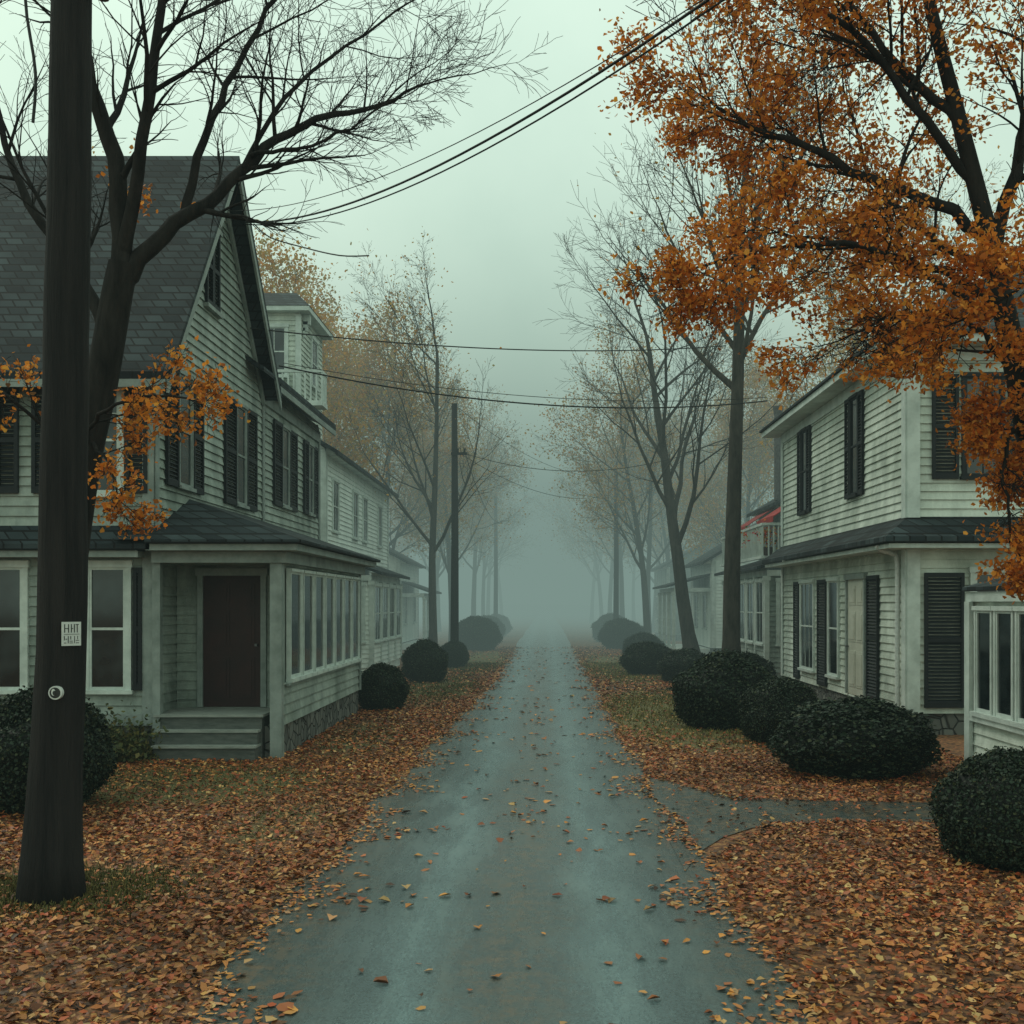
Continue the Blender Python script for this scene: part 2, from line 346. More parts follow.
# big orange tree
random.seed(5)
PO=dict(seg=[6,5,6,4,3],wob=[.1,.12,.18,.22,.22],trop=[.05,.06,.03,.01,.0],end=[.3,.3,.25,.35,.5],rmin=.0035,max=4,
        nch=[6,6,6,5],t0=[.2,.2,.15,.12],ang=[40,45,44,42],ratio=[.5,.6,.6,.55])
T,C=MB(),MB(); tips=[]
tubepts(T,smoothline([(5.3,11.2,-.1),(5.2,11.1,1.5),(5.02,11,3.0),(4.84,11,4.1),(4.62,11,5.2),(4.45,11,6.0),(4.15,11,7.2),(3.85,11.1,8.6),(3.7,11.2,10)]),
        [.25]+[.18-.0045*i for i in range(32)],12)
for (pts,r0,r1,nc,cl,t0) in (
 ([(4.45,11,6.0),(3.95,11.1,6.45),(3.15,11.3,6.85),(2.55,11.4,7.2),(2.0,11.5,7.45),(1.7,11.5,7.7)],.075,.012,14,1.05,.15),
 ([(4.55,11,5.4),(3.9,10.8,5.65),(3.1,10.7,5.85),(2.4,10.6,5.85),(1.8,10.5,5.7),(1.3,10.5,5.55)],.055,.008,13,.65,.2),
 ([(4.75,11,4.6),(4.3,10.8,5.05),(3.8,10.6,5.2),(3.3,10.5,5.15),(2.9,10.5,4.95)],.045,.008,10,.75,.15),
 ([(4.5,11,5.9),(4.75,10.9,7.0),(5.1,10.8,8.2),(5.3,10.8,9.5)],.08,.025,10,1.5,.15),
 ([(4.15,11,7.2),(3.6,11.2,7.9),(3.1,11.4,8.7),(2.7,11.5,9.5)],.06,.015,12,1.4,.15),
 ([(4.3,11,6.6),(3.6,10.9,7.4),(3.0,10.8,8.0),(2.4,10.8,8.4),(2.0,10.8,8.9)],.055,.014,13,1.1,.15),
 ([(4.5,11,5.7),(4.0,11.6,6.3),(3.6,12.0,7.0),(3.4,12.2,7.8)],.05,.014,9,1.3,.15),
 ([(4.6,11,5.2),(4.2,11.5,5.7),(3.7,11.9,6.1),(3.1,12.1,6.4),(2.5,12.2,6.5)],.05,.012,9,.8,.2),
 ([(4.7,11,4.9),(4.8,10.4,5.3),(4.6,9.9,5.35),(4.2,9.6,5.2),(3.7,9.5,4.9)],.045,.01,10,.8,.2),
 ([(4.9,11,3.9),(4.6,10.7,4.1),(4.4,10.5,3.9),(4.35,10.4,3.4),(4.4,10.3,2.9)],.04,.008,10,.45,.15),
 ([(4.9,11,3.6),(4.75,10.6,3.6),(4.65,10.3,3.2),(4.62,10.2,2.8)],.03,.008,7,.4,.2),
 ([(4.85,11,4.1),(5.0,10.7,4.6),(5.1,10.5,4.5),(5.2,10.5,4.0)],.04,.008,7,.7,.15)):
    limb(T,C,pts,r0,r1,nc,cl,PO,tips,t0)
e=thing('tree',(5.3,11.2,0),'large spreading tree with bright orange autumn leaves beside the sun porch','tree')
T.obj('trunk',e,(M['bark'],),True); C.obj('crown',e,(M['bark'],),True)
tp=np.array([tuple(t) for t in tips]); print('orange tips',len(tp))
g=np.sin(tp[:,0]*3.6+1)+np.sin(tp[:,2]*4.6+tp[:,1]*2)+np.sin(tp[:,1]*3.4+tp[:,0]*2.1); tp=tp[(NR.random(len(tp))<.8)&(g>-.75)]
n=52000; Cn=tp[NR.integers(0,len(tp),n)]+NR.normal(size=(n,3))*np.array([.08,.08,.055])
Wl=NR.normal(size=(n,3)); Wl[:,2]+=.6
me=arr_mesh('foliage',leaf_arrays(Cn-np.array([5.3,11.2,0]),NR.uniform(.032,.07,n),Wl),quad_idx(n),np.repeat(palette(n,ORANGE,[4,4,3,2.5,1.2]),6,axis=0),M['leaf'])
place(me,'foliage',(5.3,11.2,0),e)

# street trees
YEL=[(.56,.32,.06),(.52,.25,.045),(.38,.27,.06),(.56,.25,.04)]
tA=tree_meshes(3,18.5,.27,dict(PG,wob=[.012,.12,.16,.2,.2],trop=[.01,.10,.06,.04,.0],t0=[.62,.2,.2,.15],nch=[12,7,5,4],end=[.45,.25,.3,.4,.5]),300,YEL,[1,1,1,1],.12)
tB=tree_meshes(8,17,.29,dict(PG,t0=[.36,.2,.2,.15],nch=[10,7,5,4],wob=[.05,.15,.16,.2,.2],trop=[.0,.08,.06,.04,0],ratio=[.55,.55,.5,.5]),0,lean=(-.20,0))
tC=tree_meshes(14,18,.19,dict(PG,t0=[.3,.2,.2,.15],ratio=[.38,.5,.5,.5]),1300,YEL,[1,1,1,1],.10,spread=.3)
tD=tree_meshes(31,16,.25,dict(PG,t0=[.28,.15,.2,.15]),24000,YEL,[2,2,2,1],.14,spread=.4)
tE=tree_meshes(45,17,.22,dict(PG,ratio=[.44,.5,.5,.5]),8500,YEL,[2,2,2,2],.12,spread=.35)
put_tree(tA,5.25,31,0,1,'tall straight grey tree with bare upper branches by the porch')
put_tree(tB,5.6,41,0,1,'leaning bare tree with wide spreading branches on the verge')
put_tree(tC,-4.7,46,.6,1,'slender bare tree with fine twigs beside the lane')
G='trees lining the lane in fog'
for i,(t,x,y,r,s) in enumerate([(tE,-5.2,62,1,.9),(tD,-11.5,48,2,1.1),(tD,-9.0,60,5,1.05),(tE,-6,72,3,1.0),(tD,-16,62,.5,1.25),(tE,-5.5,84,4,1),(tD,-9,92,1.5,1.1),
    (tC,-5.4,97,2.2,1),(tE,-5.8,112,.2,1.05),(tE,5.4,58,2.5,.95),(tC,6.4,68,.9,1),(tE,5.6,80,3.3,1),(tD,11.5,62,1.1,.95),(tE,12,50,5,1.1),(tD,9,90,.3,1.05),
    (tE,5.6,96,4.1,1),(tE,5.8,112,1.9,1.05),(tD,-18,84,2.9,1.1),(tE,-13,104,3.4,1.1),(tE,14,72,2.0,1.1),(tD,15,104,1.0,1.1),(tC,-17,52,1,1.1),(tD,-18,42,1.3,1.15),
    (tC,13,40,2.4,1.05),(tE,-22,62,.4,1.1),(tE,20,60,1.4,1.1),(tC,-10,120,.4,1.1),(tC,10,124,1.4,1.1),(tE,-5.2,132,2.4,1.1),(tE,5.5,130,4.4,1.1),(tE,8.5,73,1.2,.9),(tE,-8,78,5.2,.95)]):
    put_tree(t,x,y,r,s,{id(tD):'full yellow-leaved autumn tree fading into fog',id(tE):'thin yellowing tree fading into fog',id(tC):'bare twiggy tree fading into fog'}[id(t)],G)

# ------------------------------------------------------------------ shrubs
def shrub_mesh(seed,n,ls):
    rg=np.random.default_rng(seed)
    def disp(D):
        return 1+.06*np.sin(D[:,0]*5+seed)*np.cos(D[:,1]*4)+.045*np.sin(D[:,2]*7+D[:,0]*3+seed*2)+.025*np.sin(D[:,0]*13+D[:,1]*11+seed)*np.sin(D[:,2]*12)
    D=rg.normal(size=(n,3)); D/=np.linalg.norm(D,axis=1,keepdims=True)
    D[:,2]=np.where(D[:,2]<-.75,-D[:,2],D[:,2])
    R=disp(D)*(rg.uniform(.92,1.02,n)+.06*(rg.random(n)<.08)); Cn=D*R[:,None]
    V=leaf_arrays(Cn,rg.uniform(.7,1.4,n)*ls,D+rg.normal(size=(n,3))*.8)
    shade=rg.uniform(.35,1.5,n)[:,None]; base=np.array([[.014,.026,.015]])*shade+rg.random((n,1))**7*np.array([[.05,.045,.015]])
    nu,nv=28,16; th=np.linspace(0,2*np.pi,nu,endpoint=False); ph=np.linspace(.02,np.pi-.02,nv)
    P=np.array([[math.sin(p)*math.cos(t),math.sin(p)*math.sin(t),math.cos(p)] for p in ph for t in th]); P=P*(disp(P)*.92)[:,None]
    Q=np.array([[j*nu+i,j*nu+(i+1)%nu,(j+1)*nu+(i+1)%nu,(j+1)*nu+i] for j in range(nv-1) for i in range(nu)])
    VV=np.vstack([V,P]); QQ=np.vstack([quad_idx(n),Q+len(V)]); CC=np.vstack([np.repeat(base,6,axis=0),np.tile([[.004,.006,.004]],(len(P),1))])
    return arr_mesh('shrub',VV,QQ,CC,M['bush'])
sm=[shrub_mesh(1,15000,.05),shrub_mesh(2,15000,.05),shrub_mesh(3,12000,.06)]
for i,(x,y,rx,h) in enumerate([(3.5,21.3,1.0,1.42),(4.05,18.9,.76,1.12),(4.38,15.6,1.14,1.03),(4.25,10.1,.66,1.02),(3.5,37,.95,1.1),(4.3,33.5,.9,1.0),(4.2,47,.9,1.1),(4.0,57,1.2,1.6),
    (-3.7,24.9,.62,1.02),(-3.65,33.5,.7,1.25),(-3.4,41,.6,1.0),(-3.5,56,1.2,1.7),(-5.95,13.0,.85,1.35),(-4.2,38,.7,1.0),(-3.6,68,1.2,1.6),(4.1,68,1.2,1.7),(-3.6,80,1.2,1.6),(5.2,28.5,.8,1.1)]):
    o=place(sm[i%3],'shrub',(x,y,h*.43)); o.scale=(rx,rx*.9,h*.56); o.rotation_euler=(0,0,i*1.7)
    tag(o,'clipped dark green rounded evergreen shrub on leaf-strewn ground','shrub','clipped shrubs along the houses')
n=1500; Cn=NR.normal(size=(n,3))*np.array([.28,.22,.2]); Cn[:,2]=np.abs(Cn[:,2])*1.3
me=arr_mesh('plant',leaf_arrays(Cn,NR.uniform(.05,.1,n)),quad_idx(n),np.repeat(palette(n,[(.06,.07,.025),(.12,.1,.03)],[2,1]),6,axis=0),M['bush'])
tag(place(me,'plant',(-6.45,16.6,.05)),'small straggly green plant at the foot of the house wall','plant')

# ------------------------------------------------------------------ houses
TR=M['trim']
# ---- left gabled house
X=-6.1; Y0=17.1; Y1=23.6; Y2=29.6; XB=-15
H=thing('house',(-9,23,0),'large old weathered white clapboard house with slate gable roof','house')
HOUSE1=H
S=FX(X,1); Fc=FY(Y0)
mb=MB()
RY,RZ=20.45,10.55
def gext(z):
    a=Y0 if z<6.35 else Y0+(z-6.35)/(RZ-6.35)*(RY-Y0)
    b=Y1 if z<6.9 else Y1-(z-6.9)/(RZ-6.9)*(Y1-RY)
    return a,b
siding(mb,S,.5,RZ-.02,gext); siding(mb,S,.5,7.15,lambda z:(Y1,Y2)); siding(mb,Fc,.5,6.4,lambda z:(XB,X))
siding(mb,FY(Y1),6.9,10.3,lambda z:(XB,X-.3)) 
mb.poly([(XB,Y2,0),(X,Y2,0),(X,Y2,7.2),(XB,Y2,7.2)]); mb.poly([(XB,Y0,0),(XB,Y2,0),(XB,Y2,7.2),(XB,Y0,7.2)])
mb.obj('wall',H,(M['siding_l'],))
mb=MB(); mb.box(XB,X-.01,Y0+.01,Y2,-.2,.5); mb.obj('foundation',H,(M['stone'],))
xr=X+.42
mb=MB()
ys,zs=Y0-.45,6.35-.45*1.25
mb.slab([(XB,ys,zs+.12),(xr,ys,zs+.12),(xr,RY,RZ+.16),(XB,RY,RZ+.16)],.12)
yb=Y1+.15; zb=RZ-(yb-RY)*(RZ-6.9)/(Y1-RY)
mb.slab([(xr,RY,RZ+.162),(xr,yb,zb+.16),(XB,yb,zb+.16),(XB,RY,RZ+.162)],.12)
rf=mb.obj('roof',H,(M['roof'],))
mb=MB()
mb.slab([(X+.4,Y1+.16,7.25),(X+.4,Y2+.4,7.25),(-9.6,Y2+.4,8.9),(-9.6,Y1+.16,8.9)],.16)
mb.slab([(-9.6,Y1+.16,8.9),(-9.6,Y2+.4,8.9),(-15.3,Y2+.4,7.0),(-15.3,Y1+.16,7.0)],.16)
mb.slab([(X+.4,Y1-1.3,7.2),(X+.4,Y1+.15,7.22),(X-.0,Y1+.15,7.5),(X-.0,Y1-1.3,7.45)],.1)
mb.obj('roof',H,(M['roof'],))
mb=MB()
def rake(mb,ya,za,yb,zb,x0,x1,t):
    mb.hexa([(x0,ya,za-t),(x1,ya,za-t),(x1,yb,zb-t),(x0,yb,zb-t),(x0,ya,za),(x1,ya,za),(x1,yb,zb),(x0,yb,zb)])
rake(mb,ys,zs-.005,RY,RZ+.03,xr-.05,xr-.005,.2); rake(mb,RY,RZ+.03,yb,zb+.03,xr-.05,xr-.005,.2)
rake(mb,Y0,6.35-.1,RY,RZ-.1,X+.037,X+.09,.18); rake(mb,RY,RZ-.1,Y1,6.8,X+.037,X+.09,.18)
mb.box(XB,xr-.06,ys-.03,ys,zs-.12,zs+.0); mb.box(X+.36,X+.4,Y1+.16,Y2+.4,6.95,7.08)
fbox(mb,S,Y0-.02,Y0+.14,.5,6.35,.037,.06); fbox(mb,Fc,X-.14,X+.037,.5,6.2,.037,.06)
fbox(mb,S,Y1-.0,Y1+.14,4.0,6.9,.037,.06); fbox(mb,S,Y2-.14,Y2,.5,7.0,.037,.06); fbox(mb,S,Y1+.14,Y2-.14,6.7,6.92,.037,.062)
fbox(mb,Fc,XB,X-.14,6.0,6.2,.037,.062)
fbox(mb,Fc,XB,X-.142,.5,.68,.037,.07)
mb.obj('trim',H,(M['trimdull'],))
mb=MB(); mb.slab([(XB,Y0-.42,3.3),(X+.1,Y0-.42,3.3),(X+.1,Y0-.04,3.6),(XB,Y0-.04,3.6)],.09); mb.obj('canopy',H,(M['roof'],))
mb=MB(); fbox(mb,Fc,XB,X-.1,3.1,3.2,.037,.36); mb.obj('soffit',H,(M['trimdull'],))
for (u,w,z0,z1,sw) in ((18.5,.62,4.35,6.2,.55),(21.9,.62,4.35,6.3,.75),(25.65,.62,4.65,6.45,.75),(28.4,.5,4.7,6.45,.5)):
    window(S,u,w,z0,z1,H,1,1,'trimdull',c=.05); shutter(S,u-w/2-.07-sw,u-w/2-.07,z0-.05,z1+.05,H); shutter(S,u+w/2+.07,u+w/2+.07+sw,z0-.05,z1+.05,H)
shutter(S,19.62,20.0,7.75,9.2,H); shutter(S,20.01,20.4,7.75,9.2,H)
mb=MB(); fbox(mb,S,19.55,20.47,9.2,9.28,.0,.11); mb.obj('lintel',H,(M['trimdull'],))
mb=MB(); fbox(mb,S,19.55,20.47,7.68,7.75,.0,.12); mb.obj('sill',H,(M['trimdull'],))
window(S,26.0,.9,1.3,2.9,H)
for u in (-6.78,-8.6,-10.8): window(Fc,u,.56 if u>-7 else 1.0,1.05,2.95,H,1,1)
shutter(Fc,-6.38,-6.24,1.05,2.95,H)
shutter(Fc,-7.65,-7.22,1.05,2.95,H)
for u in (-7.0,-9.0,-11.2):
    window(Fc,u,.8,4.1,5.75,H,2,2,c=.08); shutter(Fc,u-.95,u-.5,4.1,5.75,H); shutter(Fc,u+.5,u+.84,4.1,5.75,H)
# porch
PX=-4.1; PY0=17.05; PY1=24.2; YD=18.15
FD=FY(YD); PS=FX(PX,1)
mb=MB()
siding(mb,PS,.5,1.14,lambda z:(PY0+.1,PY1)); siding(mb,PS,2.98,3.12,lambda z:(PY0+.1,PY1))
siding(mb,FD,.66,3.1,lambda z:(X+.03,PX-.1)); siding(mb,Face((0,PY1),(1,0),(0,1)),.5,3.1,lambda z:(X,PX))
mb.poly([(PX-.02,17.2,1.14),(PX-.02,PY1,1.14),(PX-.02,PY1,3.1),(PX-.02,17.2,3.1)])
mb.poly([(PX-.03,17.2,.5),(PX-.03,YD,.5),(PX-.03,YD,3.1),(PX-.03,17.2,3.1)])
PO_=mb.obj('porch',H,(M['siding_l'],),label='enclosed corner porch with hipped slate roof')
mb=MB(); mb.box(X+.002,PX-.005,YD+.08,PY1-.01,-.2,.49); mb.box(PX-.25,PX-.005,PY0+.02,YD+.08,-.2,.49); mb.obj('foundation',PO_,(M['stone'],))
mb=MB(); mb.box(X+.03,PX-.27,16.98,YD,.0,.64,0); mb.box(-5.95,-4.4,16.68,16.975,0,.2); mb.box(-5.95,-4.4,16.82,16.975,.236,.42)
mb.box(-5.97,-4.38,16.63,16.975,.2,.235,1); mb.box(-5.97,-4.38,16.79,16.975,.42,.455,1); mb.box(-6.03,-4.34,16.93,YD,.641,.68,1)
mb.obj('steps',PO_,(M['wood'],M['tread']))
mb=MB(); e=[(-6.55,16.6),(-3.68,16.6),(-3.68,24.62),(-6.55,24.62)]
ez=3.36; a=(-6.15,18.9,4.2); b_=(-6.15,22.6,4.2)
P=[(x,y,ez) for x,y in e]
mb.poly([P[0],P[1],a]); mb.poly([P[1],P[2],b_,a]); mb.poly([P[2],P[3],b_]); mb.box(-6.05,-3.68,16.6,24.62,ez-.05,ez-.002)
mb.obj('roof',PO_,(M['roof'],))
mb=MB(); mb.box(-6.06,-3.76,16.68,24.54,3.2,3.3); mb.box(-6.05,-3.97,16.9,24.3,3.02,3.195)
mb.box(-4.24,-4.06,16.95,17.13,0.0,3.02)
mb.box(X+.04,X+.16,16.97,17.09,.0,3.02)
fbox(mb,PS,PY1-.14,PY1,.5,3.05,.037,.06); fbox(mb,PS,PY0+.2,PY1-.14,1.1,1.14,.037,.09)
mb.obj('trim',PO_,(M['trimdull'],))
for i in range(7):
    window(PS,17.85+i*.94,.76,1.2,2.9,PO_,1,1,'trim',c=.04,rail=False)
door(FD,-5.15,.95,.69,2.85,PO_,'door')

# ---- generic street house with ridge parallel to the lane
def street_house(side,xw,y0,y1,depth,eave,ridge,label,mat='siding_l',ups=(),lows=(),camwin=True,sh=False,base=.35):
    N=-side; xb=xw+side*depth; xm=xw+side*depth/2
    H=thing('house',(xm,(y0+y1)/2,0),label,'house')
    S=FX(xw,N); F=FY(y0); a,b=min(xw,xb),max(xw,xb)
    mb=MB(); siding(mb,S,base,eave,lambda z:(y0,y1))
    def ext(z):
        if z<eave: return a,b
        t=(z-eave)/(ridge-eave); return a+(xm-a)*t,b+(xm-b)*t
    siding(mb,F,base,ridge-.05,ext)
    mb.poly([(a,y1,0),(b,y1,0),(b,y1,eave),(xm,y1,ridge),(a,y1,eave)]); mb.poly([(xb,y0,0),(xb,y1,0),(xb,y1,eave),(xb,y0,eave)])
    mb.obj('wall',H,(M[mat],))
    mb=MB(); mb.box(a+.02,b-.02,y0+.02,y1-.02,-.2,base); mb.obj('foundation',H,(M['stone'],))
    sl=(ridge-eave)/(depth/2); o=.45; mb=MB()
    ex=xw-side*o; ez=eave-o*sl+.16
    mb.slab([(ex,y0-.3,ez),(ex,y1+.3,ez),(xm,y1+.3,ridge+.16),(xm,y0-.3,ridge+.16)],.13)
    ex2=xb+side*o
    mb.slab([(ex2,y0-.3,ez),(ex2,y1+.3,ez),(xm,y1+.3,ridge+.158),(xm,y0-.3,ridge+.158)],.13)
    mb.obj('roof',H,(M['roof'],))
    mb=MB(); fbox(mb,S,y0-.02,y0+.16,base,eave-.2,.037,.06); fbox(mb,S,y1-.16,y1,base,eave-.2,.037,.06); fbox(mb,S,y0,y1,eave-.2,eave-.02,.037,.3)
    fbox(mb,F,min(xw-side*.037,xw+side*.16),max(xw-side*.037,xw+side*.16),base,eave-.1,.037,.06)
    mb.obj('trim',H,(TR,))
    for (u,w,z0,z1) in ups+lows:
        window(S,u,w,z0,z1,H,2,1)
        if sh: shutter(S,u-w/2-.5,u-w/2-.12,z0,z1,H); shutter(S,u+w/2+.12,u+w/2+.5,z0,z1,H)
    if camwin:
        for f in (.25,.7): window(F,a+(b-a)*f,.9,eave*.6,eave*.6+1.7,H,2,2)
    return H
def street_porch(H,side,x0,x1,y0,y1,z,n=5,closed=True,mat='siding_l'):
    a,b=min(x0,x1),max(x0,x1); S=FX(x1,-side); F=FY(y0)
    mb=MB()
    if closed:
        siding(mb,S,.3,1.1,lambda q:(y0,y1)); siding(mb,F,.3,z-.3,lambda q:(a,b)); mb.poly([(x1+side*.02,y0,1.1),(x1+side*.02,y1,1.1),(x1+side*.02,y1,z),(x1+side*.02,y0,z)])
    mb.box(a+.01,b-.01,y0+.01,y1-.01,-.1,.3)
    p=mb.obj('porch',H,(M[mat],))
    mb=MB(); ex=x1-side*.35
    mb.slab([(ex,y0-.3,z),(ex,y1+.3,z),(x0,y1,z+.55),(x0,y0,z+.55)],.1); mb.obj('roof',p,(M['roof'],))
    mb=MB(); mb.box(a-.0,b+.0,y0-.1,y1+.1,z-.28,z-.1); mb.obj('trim',p,(TR,))
    st=(y1-y0)/n
    for i in range(n+1):
        mb=MB(); y=y0+i*st; fbox(mb,S,y-.07,y+.07,.3,z-.28,-.08,.07); fbox(mb,S,y-.1,y+.1,z-.42,z-.285,-.11,.1); fbox(mb,S,y-.1,y+.1,.3,.42,-.11,.1); mb.obj('post',p,(TR,))
    if closed:
        for i in range(n): window(S,y0+(i+.5)*st,st-.5,1.15,z-.45,p,2,1)
        window(F,(a+b)/2,min(.8,(b-a)*.5),1.15,z-.45,p,2,1)
    return p
HL=street_house(-1,-6.8,34,47.5,9,7.2,9.9,'bright white two-storey clapboard house with a corner tower','siding_b',ups=tuple((y,.9,4.7,6.3) for y in (35.5,39.2,41.3,45)),lows=((46,.9,1.2,2.8),),camwin=False)
street_porch(HL,-1,-6.8,-5.6,35.6,42.5,3.4,4,True,'siding_b')
mb=MB(); TX0,TX1,TY0,TY1=-9.3,-7.55,33.95,37.2
siding(mb,FX(TX1,1),7.3,11.6,lambda z:(TY0,TY1)); siding(mb,FY(TY0),6,11.6,lambda z:(TX0,TX1)); mb.poly([(TX0,TY1,7),(TX1,TY1,7),(TX1,TY1,11.6),(TX0,TY1,11.6)]); mb.poly([(TX0,TY0,7),(TX0,TY1,7),(TX0,TY1,11.6),(TX0,TY0,11.6)])
tw_=mb.obj('tower',HL,(M['siding'],))
mb=MB(); e=[(TX0-.3,TY0-.35,11.5),(TX1+.35,TY0-.35,11.5),(TX1+.35,TY1+.3,11.5),(TX0-.3,TY1+.3,11.5)]; zt=12.25; r0=((TX0+.15),TY0+1.0,zt); r1=((TX1-.35),TY0+1.0,zt); r2=((TX1-.35),TY1-1.0,zt); r3=((TX0+.15),TY1-1.0,zt)
for q in ([e[0],e[1],r1,r0],[e[1],e[2],r2,r1],[e[2],e[3],r3,r2],[e[3],e[0],r0,r3],[r0,r1,r2,r3]): mb.poly(q)
mb.obj('roof',tw_,(M['roof'],))
mb=MB(); mb.box(TX0-.28,TX1+.33,TY0-.33,TY1+.28,11.35,11.49)
for k in range(3): mb.box(TX1+.04,TX1+.26-.08*k,TY0+.2,TY0+.32,11.05-.2*k,11.345-.2*k)
fbox(mb,FY(TY0),TX1-.14,TX1+.037,7,11.3,.037,.06); mb.obj('trim',tw_,(TR,))
window(FY(TY0),-8.35,.7,9.4,10.9,tw_); window(FX(TX1,1),35.8,.8,9.4,10.9,tw_)
mb=MB()
mb.box(TX0+.3,TX1+.85,33.1,33.9,8.35,8.5)
for i in range(14): x=TX0+.35+i*.17; mb.box(x,x+.045,33.12,33.165,8.5,9.35)
mb.box(TX0+.3,TX1+.85,33.1,33.19,9.35,9.43)
for i in range(5): y=33.3+i*.15; mb.box(TX1+.77,TX1+.815,y,y+.045,8.5,9.35)
mb.box(TX1+.75,TX1+.84,33.2,33.95,9.352,9.43)
mb.obj('balcony',tw_,(TR,))
HL2=street_house(-1,-7.4,56,64,8,4.6,6.8,'small white clapboard house fading into the fog','siding_b',ups=(),lows=((58,.9,1.3,2.8),(62,.9,1.3,2.8)),camwin=False)
street_porch(HL2,-1,-7.4,-6.2,56.5,62,3.0,3,False,'siding_b')

# ---- right two-storey house
X=6.6; Y0=20; Y1=30.5; XB=14.5; EV=7.25
H=thing('house',(10.5,25,0),'two-storey white clapboard house with dark shutters and hipped roof','house')
S=FX(X,-1); F=FY(Y0)
mb=MB(); siding(mb,S,.4,EV,lambda z:(Y0,Y1)); siding(mb,F,.4,EV,lambda z:(X,XB)); mb.poly([(X,Y1,0),(XB,Y1,0),(XB,Y1,EV),(X,Y1,EV)]); mb.poly([(XB,Y0,0),(XB,Y1,0),(XB,Y1,EV),(XB,Y0,EV)])
mb.obj('wall',H,(M['siding'],))
mb=MB(); mb.box(X+.02,XB-.02,Y0+.02,Y1-.02,-.2,.4); mb.obj('foundation',H,(M['stone'],))
mb=MB(); o=.55; e=[(X-o,Y0-o,EV),(XB+o,Y0-o,EV),(XB+o,Y1+o,EV),(X-o,Y1+o,EV)]; r1=(10.3,24.2,9.9); r2=(10.8,26.3,9.9)
mb.poly([e[0],e[1],r1]); mb.poly([e[1],e[2],r2,r1]); mb.poly([e[2],e[3],r2]); mb.poly([e[3],e[0],r1,r2]); mb.box(X-o,XB+o,Y0-o,Y1+o,EV-.06,EV-.003)
rf=mb.obj('roof',H,(M['roof'],))
mb=MB(); mb.box(X-o+.05,XB+o-.05,Y0-o+.05,Y1+o-.05,EV-.2,EV-.065)
fbox(mb,S,Y0-.037,Y0+.18,.4,3.5,.037,.065); fbox(mb,F,X-.037,X+.2,.4,3.5,.037,.065); fbox(mb,S,Y0-.037,Y0+.18,3.95,EV-.21,.037,.065); fbox(mb,F,X-.037,X+.2,3.95,EV-.21,.037,.065)
fbox(mb,S,Y1-.2,Y1,.4,3.5,.037,.065); fbox(mb,S,Y1-.2,Y1,3.95,EV-.21,.037,.065); fbox(mb,S,Y0+.18,Y1-.2,EV-.45,EV-.21,.037,.06); fbox(mb,F,X+.2,XB,EV-.45,EV-.21,.037,.06)
fbox(mb,S,Y0-.5,Y1,3.38,3.46,.04,.5); fbox(mb,F,X-.037,XB,3.38,3.46,.037,.5)
mb.obj('trim',H,(TR,))
mb=MB(); mb.slab([(X,Y0,3.98),(X,Y1,3.98),(X-.58,Y1,3.58),(X-.58,Y0-.58,3.58)],.1); mb.slab([(X,Y0,3.98),(X-.58,Y0-.58,3.58),(XB,Y0-.58,3.58),(XB,Y0,3.98)],.1); mb.obj('canopy',H,(M['roof'],))
for u in (23.3,27.8):
    window(S,u,.5,4.7,6.75,H,1,1,'shutter',c=.05); shutter(S,u-.66,u-.31,4.65,6.8,H); shutter(S,u+.31,u+.66,4.65,6.8,H)
door(S,23.2,1.25,.45,2.9,H,'greydoor'); shutter(S,21.6,22.35,.45,2.95,H)
window(S,25.0,.8,.75,2.9,H,1,1,c=.07); shutter(S,25.6,26.4,.45,2.95,H); window(S,27.5,1.3,.75,2.9,H,3,1,c=.07); shutter(S,28.35,28.9,.45,2.95,H)
shutter(F,7.02,7.5,4.65,6.55,H); window(F,7.95,.66,4.7,6.5,H,2,1,'shutter',c=.06); shutter(F,8.4,8.85,4.65,6.55,H)
shutter(F,6.88,7.6,.5,2.95,H); window(F,8.2,.8,.9,2.95,H,2,2)
window(F,11.5,.8,4.65,6.5,H,2,2)
mb=MB(); tubepts(mb,smoothline([(6.08,20.15,3.45),(6.2,20.2,3.36),(6.42,20.3,3.3),(6.5,20.3,3.1),(6.5,20.3,1.5),(6.5,20.3,.25),(6.42,20.3,.15)]),[.045]*25,8,0,True); mb.obj('downpipe',H,(M['white'],),True)

# ---- right sun porch at the frame edge
H=thing('sun_porch',(8,13,0),'low glazed white sun porch with slate shed roof','sun porch')
S=FX(5.95,-1); F=FY(9.0); FB=Face((0,15.3),(1,0),(0,1))
mb=MB(); siding(mb,S,.3,.78,lambda z:(9,15.3)); siding(mb,FB,.3,2.5,lambda z:(5.95,9)); siding(mb,F,.3,2.5,lambda z:(5.95,9)); mb.poly([(5.97,9,.7),(5.97,15.3,.7),(5.97,15.3,2.55),(5.97,9,2.55)]); mb.box(5.97,9,9.02,15.28,-.1,.3)
mb.poly([(9,9,0),(9,15.3,0),(9,15.3,3.6),(9,9,3.6)])
mb.obj('wall',H,(M['siding'],))
mb=MB(); mb.slab([(5.86,8.85,2.62),(5.86,15.45,2.62),(9,15.45,3.5),(9,8.85,3.5)],.06); mb.obj('roof',H,(M['roof'],))
mb=MB(); mb.box(5.89,9,8.95,15.4,2.42,2.55); fbox(mb,S,15.2,15.38,.0,2.42,.037,.09); fbox(mb,S,9,15.19,.78,.86,.037,.09); mb.obj('trim',H,(TR,))
for i in range(9): window(S,14.78-i*.66,.5,.92,2.3,H,1,1,'trim',c=.05,rail=False)

